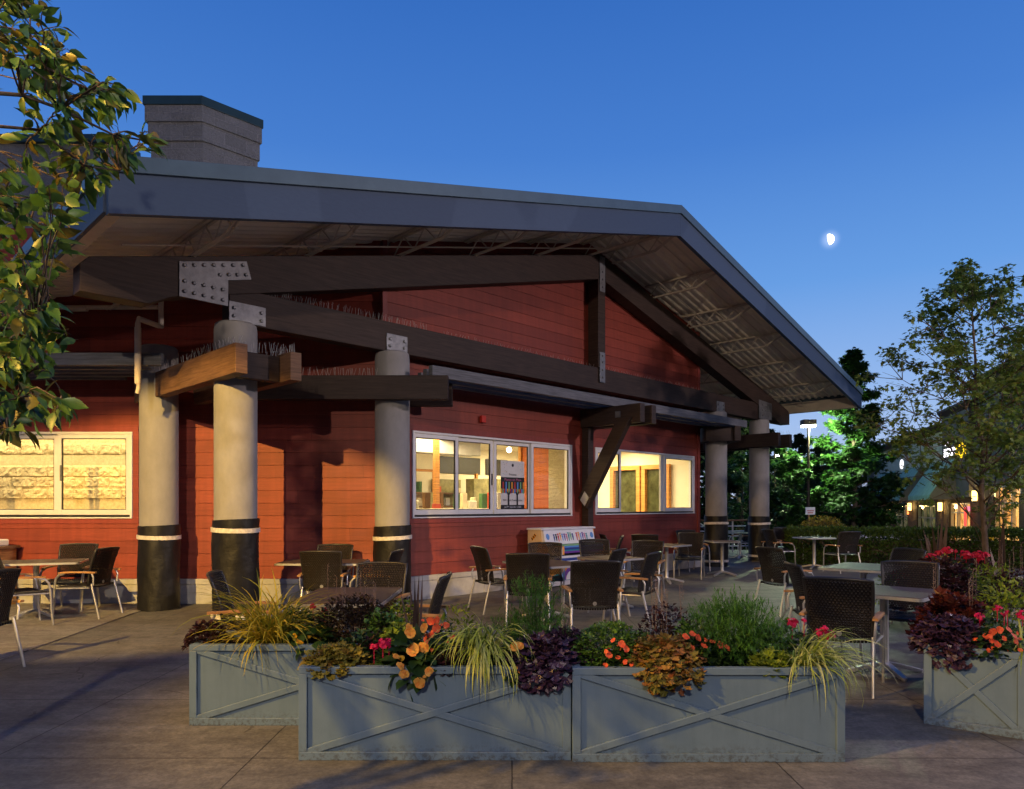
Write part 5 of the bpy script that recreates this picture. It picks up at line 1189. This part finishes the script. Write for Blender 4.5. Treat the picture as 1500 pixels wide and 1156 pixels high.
tree('sweetgum_tree', 'cone shaped dark green tree lit from the left by the tall lot lamp', (at(1250, gY), gY, GZ), 7.9 + 1.2, lambda t: 2.75 * (1 - t) ** .78 * min(1, (t - .05) / .2) + .12, 20000, .26, 'maple', 'gum', .13, 46, 14, .18, 3, .25, .35)
tree('young_maple', 'small bright green tree between the far column and the lamp post', (at(1152, 30.5), 30.5, GZ), 5.1, lambda t: 1.25 * math.sin(math.pi * min(1, max(.02, (t - .12) / .95))) ** .8 + .1, 7000, .24, 'maple', 'gum', .08, 26, 11, .25, 12, .8, .5)
tree('young_maple', 'lit green sapling seen between the two far columns', (at(1088, 27), 27, GZ), 5.0, lambda t: 1.0 * math.sin(math.pi * min(1, max(.02, (t - .1) / .95))) ** .8 + .1, 2600, .2, 'maple', 'gum', .05, 18, 9, .2, 17, .8, .5)
for i, (px, Y, h, rd, lab) in enumerate(((1040, 44, 8.6, 3.0, 'dark tree behind the red wall corner'), (1082, 38, 8.0, 2.4, 'dark tree filling the gap between the far columns'), (1128, 58, 8.6, 3.2, 'dark evergreen behind the second lamp'), (1172, 64, 8.8, 3.0, 'dark evergreen behind the tall lamp post'), (1205, 60, 7.6, 3.0, 'dark evergreen low behind the cone shaped tree'), (1262, 66, 7.5, 3.2, 'dark evergreen behind the parked cars'), (1318, 74, 8.0, 3.4, 'dark evergreen at the far end of the shop row'))):
    tree('evergreen_tree', lab + ', far back', (at(px, Y), Y, GZ), h, lambda t: rd * 1.25 * (1 - t) ** .6 * min(1, (t + .02) / .15) + .15, 8500, .38, 'rhomb', 'dark', .16, 34, 9, .06, 30 + i, .2, .5, group='evergreens behind the terrace')
# ---- hedge and mound shrub
def leafbox(name, label, fr, x, y, z, n, LS, seed, rnd_top=.0, cat='hedge'):
    t = thing(name, label, cat, fr((x[0] + x[1]) / 2, y[0], z[0]), 0, world=True); r = random.Random(seed); m = MB()
    c = MB(); c.box((x[0] + .25, x[1] - .25), (y[0] + .28, y[1] - .28), (z[0], z[1] - .28), fr); c.build('branch_core', M['bark'], t)
    for _ in range(n):
        f = r.random(); q = r.uniform(0, .2)
        if f < .55: p = (r.uniform(*x), y[0] + q, r.uniform(z[0], z[1])); nn = Vector((0, -1, .2))
        elif f < .82: p = (r.uniform(*x), r.uniform(*y), z[1] - q + r.uniform(-.02, .03)); nn = Vector((0, 0, 1))
        elif f < .91: p = (x[0] + q, r.uniform(*y), r.uniform(*z)); nn = Vector((-1, 0, .2))
        else: p = (x[1] - q, r.uniform(*y), r.uniform(*z)); nn = Vector((1, 0, .2))
        p = Vector(fr(*p)); leaf(m, p, nn + rv(r, .8), rv(r), LS * r.uniform(.7, 1.2), LS * .6, .1, 'rhomb')
    m.build('foliage', LM['hedge'], t); return t
leafbox('clipped_hedge', 'long clipped hedge bounding the terrace behind the right tables', frame(7.0, 17.9, -12), (0, 6.2), (0, .9), (0, .92), 15000, .085, 3)
cloud('mound_shrub', 'rounded olive shrub rising behind the left end of the hedge', at(1205, 21.5), 21.5, -.25, 1.0, .8, 1.35, 2600, .08, .05, 'goldh', 'rhomb', fill=.82)
# ================================================================== RAILING behind the far columns
rl = thing('metal_railing', 'pipe railing with horizontal bars between and behind the far columns', 'railing', (6.6, 22.6, 0), world=True); m = MB()
for z in (.2, .36, .52, .68, .84): m.tube([(4.6, 22.2, z), (8.3, 23.0, z)], .016, 8)
m.build('bar', M['alu'], rl, smooth='auto')
m = MB(); m.box((0, 3.8), (-.06, .06), (1.0, 1.05), frame(4.58, 22.2, 12.2)); m.build('top_rail', M['timber2'], rl, bevel=.006)
for k in range(4): m = MB(); m.tube([(4.65 + 1.2 * k, 22.21 + .26 * k, 0), (4.65 + 1.2 * k, 22.21 + .26 * k, 1.0)], .026, 10); m.build('post', M['alu'], rl, smooth='auto')
m = MB(); m.tube([(5.9, 22.45, .95), (7.1, 22.7, .25)], .018, 8); m.build('diagonal_bar', M['alu'], rl)
# ================================================================== LOT LAMPS
lampm = emit("lamp_glow", (.93, 1, .86), 26)
def lot_lamp(label, px, py, Y, pw, two=False):
    X = at(px, Y); z = H + (HZ - py) * Y / F; t = thing('street_lamp', label, 'street lamp', (X, Y, GZ), world=True)
    m = MB(); m.lathe([(.22, GZ), (.22, GZ + .7), (.07, GZ + .72), (.045, z + .1)], X, Y, 14); m.build('pole', M['timber'], t, smooth='auto')
    for sx in ((-1, 1) if two else (.8,)):
        m = MB(); x0, x1 = sorted((X + sx * .02, X + sx * .27)); m.box((x0, x1), (Y - .2, Y + .2), (z + .03, z + .25)); hd = m.build('lamp_head', M['timber'], t, bevel=.02)
        m = MB(); m.box((x0 + .03, x1 - .03), (Y - .16, Y + .16), (z - .05, z + .028)); m.build('lens', lampm, hd)
    m = MB(); m.tube([(X - .05 * two, Y, z + .14), (X + .05, Y, z + .14)], .04, 8); m.build('arm', M['steel'], t)
    o = lamp("street_light", 'POINT', (X + .25, Y - .05, z - .16), pw, (.80, 1, .55), shadow_soft_size=.2)
lot_lamp('tall lot lamp with twin heads, lit, left of the cone shaped tree', 1184, 624, 29.5, 2500, True)
lot_lamp('small far lot lamp, lit, right of the outer column', 1135, 667, 36, 500)
# ================================================================== SHOP ROW on the right
SB = thing('shop_building', 'brick and stucco shop row with green awnings and lit windows on the right', 'building', (23, 38, GZ), world=True)
def sf(Yp, o, z): # Yp = depth along the front, o = out towards the lane
    return (11.76 + .307 * Yp - o * .956, Yp + o * .2935, z)
def s_(mb, n, mt, **k): return mb.build(n, M[mt] if isinstance(mt, str) else mt, SB, **k)
M['brick'] = block_mat("brown_brick", (.10, .062, .042), 72.9, .3, .1, (.10, .085, .07), .35, 30)
M['stucco'] = simple("green_grey_stucco", (.42, .44, .34), .85, .15, 0, .12, 2, .3, 60); M['stucco2'] = simple("dark_stucco", (.13, .125, .115), .85, .15, 0, .12, 2, .3, 60)
M['awning'] = simple("green_awning", (.22, .36, .27), .75, .2, 0, .12, 3)
OPEN = [(29.0, 31.8, -.35, 2.35), (34.9, 38.2, GZ + .02, 1.62), (40.8, 44.8, -.7, 1.5), (47.2, 50.8, -.7, 1.5), (53.0, 57.0, -.7, 1.5)]
def wallseg(mb, y0, y1, z0, z1, o0, o1): mb.box((y0, y1), (o0, o1), (z0, z1), sf)
m = MB(); m2 = MB(); prev = 24.0
for y0, y1, z0, z1 in OPEN:
    wallseg(m, prev, y0, GZ, 1.9, -.3, 0); wallseg(m, y0, y1, GZ, max(z0, GZ + .01), -.3, 0)
    wallseg(m, y0, y1, z1, max(1.9, z1 + .01), -.3, -.002); prev = y1
wallseg(m, prev, 61, GZ, 1.9, -.3, 0); s_(m, 'wall', 'brick')
m = MB(); wallseg(m, 38.6, 58, 1.901, 5.6, -.3, .04); s_(m, 'wall', 'stucco')
for q_ in ((24, 34.2, 2.4, 7.0, -.3, .05), (34.201, 38.6, 1.901, 6.2, -.3, .25), (58.001, 61, 1.901, 5.2, -.3, .02)): m = MB(); wallseg(m, *q_); s_(m, 'wall', 'stucco2')
m = MB(); wallseg(m, 24, 61, GZ, 5.2, -9, -.301); s_(m, 'wall', 'stucco2')
for y0, y1, z in ((38.6, 58.3, 5.6), (23.8, 34.3, 7.0), (34.1, 38.8, 6.2)):
    m = MB(); m.prism([(-.35, z + .001), (.25, z + .001), (.45, z + .28), (.45, z + .4), (-.35, z + .4)], y0, y1, lambda p, q, e: sf(e, p, q)); s_(m, 'cornice', 'timber', bevel=.02)
def litmat(name, cols, s, sc):
    k = N(name); n = k.noise(k.P(), sc, 4, .7); c = k.ramp(n, *cols); e = k.new("ShaderNodeEmission"); k.link(c, e.inputs[0]); e.inputs[1].default_value = s; k.link(e.outputs[0], k.out.inputs[0]); return k.m
lit = litmat("lit_shop_interior", ((.32, (.05, .015, .004)), (.45, (.75, .30, .06)), (.58, (1, .58, .16)), (.72, (.25, .10, .02))), 1.7, 1.8)
dim = litmat("dim_shop_interior", ((.35, (.01, .012, .006)), (.55, (.10, .11, .045)), (.7, (.40, .30, .10))), 1.0, 1.2)
for i, (y0, y1, z0, z1) in enumerate(OPEN):
    m = MB(); n = 3 if i != 1 else 3
    for k in range(n + 1): yy = y0 + (y1 - y0) * k / n; m.box((yy - .05, yy + .05), (-.2, -.06), (z0, z1), sf)
    zt = z1 - (.75 if i != 1 else .5)
    for k in range(n):
        a0, a1 = y0 + (y1 - y0) * k / n + .05, y0 + (y1 - y0) * (k + 1) / n - .05
        for zz_ in (z0 + .03, zt, z1 - .04): m.box((a0, a1), (-.19, -.07), (zz_ - .03, zz_ + .03), sf)
    wd = s_(m, 'window' if i != 1 else 'entrance_door', 'alu')
    m = MB(); m.box((y0 + .02, y1 - .02), (-.14, -.13), (z0 + .02, z1 - .02), sf); m.build('pane', M['glass'], wd)
    m = MB(); m.box((y0, y1), (-.299, -.27), (z0, z1), sf); m.build('lit_interior', lit if i < 2 else dim, wd)
m = MB(); m.box((35.4, 36.6), (-.26, -.2), (1.2, 1.45), sf); s_(m, 'neon_sign', emit("pink_neon", (1, .22, .35), 2.0))
m = MB(); m.box((34.55, 34.75), (.26, .3), (.5, 1.4), sf); s_(m, 'neon_sign', emit("red_neon", (1, .06, .05), 2.2))
m = MB(); m.box((46.6, 46.9), (.06, .1), (.9, 1.5), sf); s_(m, 'neon_sign', emit("orange_neon", (1, .25, .06), 3))
for y0, y1 in ((36.2, 40.6), (42.6, 47.0), (49.4, 54.5)):
    m = MB(); m.prism([(.255, 3.9), (1.45, 2.02), (1.45, 1.78), (1.43, 1.78), (1.43, 2.0), (.255, 3.84)], y0, y1, lambda p, q, e: sf(e, p, q)); aw = s_(m, 'awning', 'awning')
    for yy in (y0, y1): m = MB(); m.prism([(.255, 3.85), (1.42, 2.01), (1.42, 1.8), (.255, 1.8)], yy - .012, yy + .012, lambda p, q, e: sf(e, p, q)); m.build('awning_end', M['stucco2'], aw)
glow = emit("sconce_glow", (1, .66, .20), 4.5)
for Yq, z in ((33.6, 1.95), (39.3, 1.42), (46.0, 1.40), (51.9, 1.42), (58.9, 1.5)):
    p = sf(Yq, .16 if Yq > 34 else .2, z); t = thing('wall_sconce', 'lit wall lamp on the shop front', 'wall lamp', p, 0, 'wall lamps on the shop front', world=True)
    m = MB(); m.lathe([(.09, z - .24), (.11, z - .22), (.11, z + .22), (.09, z + .24)], p[0], p[1], 14); m.build('shade', glow, t, smooth='auto')
    m = MB(); m.lathe([(.05, z - .34), (.12, z - .26), (.12, z - .243)], p[0], p[1], 14); m.lathe([(.12, z + .243), (.12, z + .27), (.04, z + .3)], p[0], p[1], 14); m.build('bracket', M['steel'], t)
    q = sf(Yq, .34, z); lamp("sconce_light", 'POINT', q, 60, (1, .66, .22), shadow_soft_size=.12)
    t['label'] = {33.6: 'lit wall lamp nearest us on the shop front, right of the slim tree trunk', 39.3: 'lit wall lamp under the right corner of the nearest awning', 46.0: 'lit wall lamp between the first and second awning beside red neon', 51.9: 'lit wall lamp beyond the second awning, half behind leaves', 58.9: 'farthest lit wall lamp on the shop front, a small spot among leaves'}[Yq]
sg = thing('shop_sign', 'glowing white and yellow letter sign above the nearest awning', 'sign', sf(36.3, .3, 4.1), world=True)
wsg, ysg = emit("white_sign_glow", (.95, .93, 1), 3.2), emit("yellow_sign_glow", (1, .66, .02), 2.2)
def sgm(y_off): return lambda x, y, z: sf(36.3 + .1 - (x + y_off), .27 + z, 4.25 + y)
text_mb("HOHO", .62, sgm(-.75), .03).build('lettering', wsg, sg); text_mb("S", .75, sgm(.42), .03).build('lettering', ysg, sg); text_mb("I", .75, sgm(1.72), .03).build('lettering', ysg, sg)
m = MB(); n = 18; ro, ri = .40, .26
m.add([sgm(1.15)(rr_ * math.cos(2 * math.pi * i / n), rr_ * math.sin(2 * math.pi * i / n), zz_) for zz_ in (0, .03) for rr_ in (ro, ri) for i in range(n)], [(2 * n + i, 2 * n + (i + 1) % n, 3 * n + (i + 1) % n, 3 * n + i) for i in range(n)] + [(i, (i + 1) % n, 2 * n + (i + 1) % n, 2 * n + i) for i in range(n)])
m.build('ring_emblem', ysg, sg)
m = MB()
for a, b in ((-1.5, -.9), (-.8, -.35)): m.prism([(a, .42), (b, .5), (b - .05, .58), (a + .1, .48)], .0, .03, lambda p, q, e: sgm(0)(p, q, e))
m.build('brush_stroke', wsg, sg)
s2 = thing('shop_sign', 'small round white lit sign on the stucco above the second awning', 'sign', sf(48.5, .1, 4.3), world=True)
m = MB(); m.prism([(.45 * math.cos(i * math.pi / 8), .32 * math.sin(i * math.pi / 8)) for i in range(16)], .045, .1, lambda p, q, e: sf(48.5 - p, e, 4.3 + q)); m.build('lit_face', emit("sign_face_glow", (.95, .95, 1), 1.6), s2)
# ================================================================== CARS behind the hedge
def car(label, x, y, ang, col, group='cars parked beyond the hedge'):
    t = thing('parked_car', label, 'car', (x, y, GZ), R(ang), group); pm = simple("car_paint", col, .25, .6, .2, .05, 2)
    prof = [(-2.2, .35), (-2.25, .62), (-2.1, .85), (-1.3, .95), (-.75, 1.42), (-.2, 1.5), (.7, 1.47), (1.35, 1.02), (2.05, .9), (2.25, .62), (2.2, .35)]
    vs = []; fs = []; n = len(prof)
    for yy, sc in ((-.86, 1), (-.78, 1), (0, 1.015), (.78, 1), (.86, 1)):
        for px, z in prof:
            k = 1 - .16 * max(0, (z - .9) / .6) if abs(yy) > .5 else 1
            vs.append((px, yy * k * (.98 if abs(yy) == .86 and z > .9 else 1), z * sc if z > 1.3 else z))
    for j in range(4):
        for i in range(n): a = j * n + i; b = j * n + (i + 1) % n; fs.append((a, b, b + n, a + n))
    fs += [tuple(range(n)), tuple(range(5 * n - 1, 4 * n - 1, -1))]
    m = MB(); m.add(vs, fs); m.build('body', pm, t, smooth='auto', bevel=.03)
    gm = simple("car_glass", (.01, .012, .015), .08, .7)
    for sy in (-1, 1): m = MB(); m.prism([(-1.1, 1.0), (-.68, 1.36), (.62, 1.38), (1.12, 1.03)], sy * .80, sy * .822, lambda p, q, e: (p, e * (1 - .1 * (q - 1) / .4), q)); m.build('side_window', gm, t)
    for xa, xb, za, zb in ((1.30, .74, 1.06, 1.45), (-1.27, -.80, .99, 1.39)):
        m = MB(); s_x = .02 if xa > 0 else -.02; m.add([(xa + s_x, -.66, za), (xa + s_x, .66, za), (xb + s_x, .6, zb), (xb + s_x, -.6, zb)], [(0, 1, 2, 3)]); m.build('windscreen', gm, t)
    for wx in (-1.35, 1.4):
        for sy in (-1, 1):
            m = MB(); m.tube([(wx, sy * .88, .32), (wx, sy * .66, .32)], .32, 20); wh = m.build('wheel', M['rim'], t, bevel=.02)
            m = MB(); m.tube([(wx, sy * .885, .32), (wx, sy * .86, .32)], .2, 14); m.build('rim', M['alu'], wh)
    for sy in (-.6, .6):
        m = MB(); m.box((2.17, 2.25), (sy - .16, sy + .16), (.62, .76)); m.build('headlight', M['white'], t, bevel=.02)
        m = MB(); m.box((-2.24, -2.16), (sy - .14, sy + .14), (.66, .8)); m.build('tail_light', PM['red'], t, bevel=.02)
    return t
car('white car roof showing above the hedge under the cone shaped tree', at(1262, 26.5), 26.5, 8, (.62, .62, .66))
car('silver blue car behind the rounded shrub', at(1222, 28), 28.2, 3, (.35, .42, .5))
car('dark blue car at the left of the rounded shrub', at(1175, 33), 33, 5, (.03, .07, .16))
# sign on a post, yellow guard
t = thing('street_sign', 'small white street sign on a short post under the lot lamp', 'sign', (at(1186, 27), 27, GZ), world=True)
m = MB(); m.tube([(at(1185, 27), 27, GZ), (at(1185, 27), 27, 1.2)], .035, 8); m.build('post', M['teak'], t)
m = MB(); m.box((at(1179, 27), at(1193, 27)), (26.93, 26.96), (1.15, 1.43)); b0 = m.build('board', M['white'], t, bevel=.006)
m = MB(); m.box((at(1181, 27), at(1191, 27)), (26.924, 26.929), (1.28, 1.31)); m.box((at(1182, 27), at(1190, 27)), (26.924, 26.929), (1.2, 1.235)); m.build('printed_line', PM['red'], b0)
t = thing('guy_guard', 'yellow striped guy wire guard leaning by the slim tree', 'guard', (at(1458, 20), 20, GZ), world=True)
p0 = Vector((at(1459, 20), 20, -.3)); p1 = Vector((at(1452, 20), 20, .68)); m = MB(); m.tube([p0 + Vector((.0, 0, -.75)), p1], .075, 10); gd = m.build('sleeve', flat((.65, .42, .01), 'guard_yellow'), t, smooth='auto')
for k in (.45, .7): m = MB(); q = p0.lerp(p1, k); d = (p1 - p0).normalized(); m.tube([q, q + d * .12], .0775, 10); m.build('stripe', flat((.32, .17, .01), 'guard_stripe'), gd)
# ================================================================== MOON
k = N("moon_surface"); gn = k.new("ShaderNodeNewGeometry"); dt = k.new("ShaderNodeVectorMath", operation='DOT_PRODUCT'); k.link(gn.outputs['Normal'], dt.inputs[0]); dt.inputs[1].default_value = (.78, -.60, .12)
e = k.new("ShaderNodeEmission"); e.inputs[0].default_value = (1, .99, .95, 1); e.inputs[1].default_value = 5; tr_ = k.new("ShaderNodeBsdfTransparent"); ms = k.new("ShaderNodeMixShader")
k.link(k.math('MULTIPLY', k.math('GREATER_THAN', dt.outputs['Value'], 0), k.math('SUBTRACT', 1.0, gn.outputs['Backfacing'])), ms.inputs[0]); k.link(tr_.outputs[0], ms.inputs[1]); k.link(e.outputs[0], ms.inputs[2]); k.link(ms.outputs[0], k.out.inputs[0])
D = 3000; mo = (466 / F * D - 6, D, H + 389 / F * D); m = MB(); n = 24
m.lathe([(max(.01, 22 * math.sin(math.pi * i / 16)), -22 * math.cos(math.pi * i / 16)) for i in range(17)], 0, 0, 32)
o = m.build('moon', k.m, smooth=True); o.location = mo; tag(o, 'bright gibbous moon alone in the blue dusk sky', 'moon')
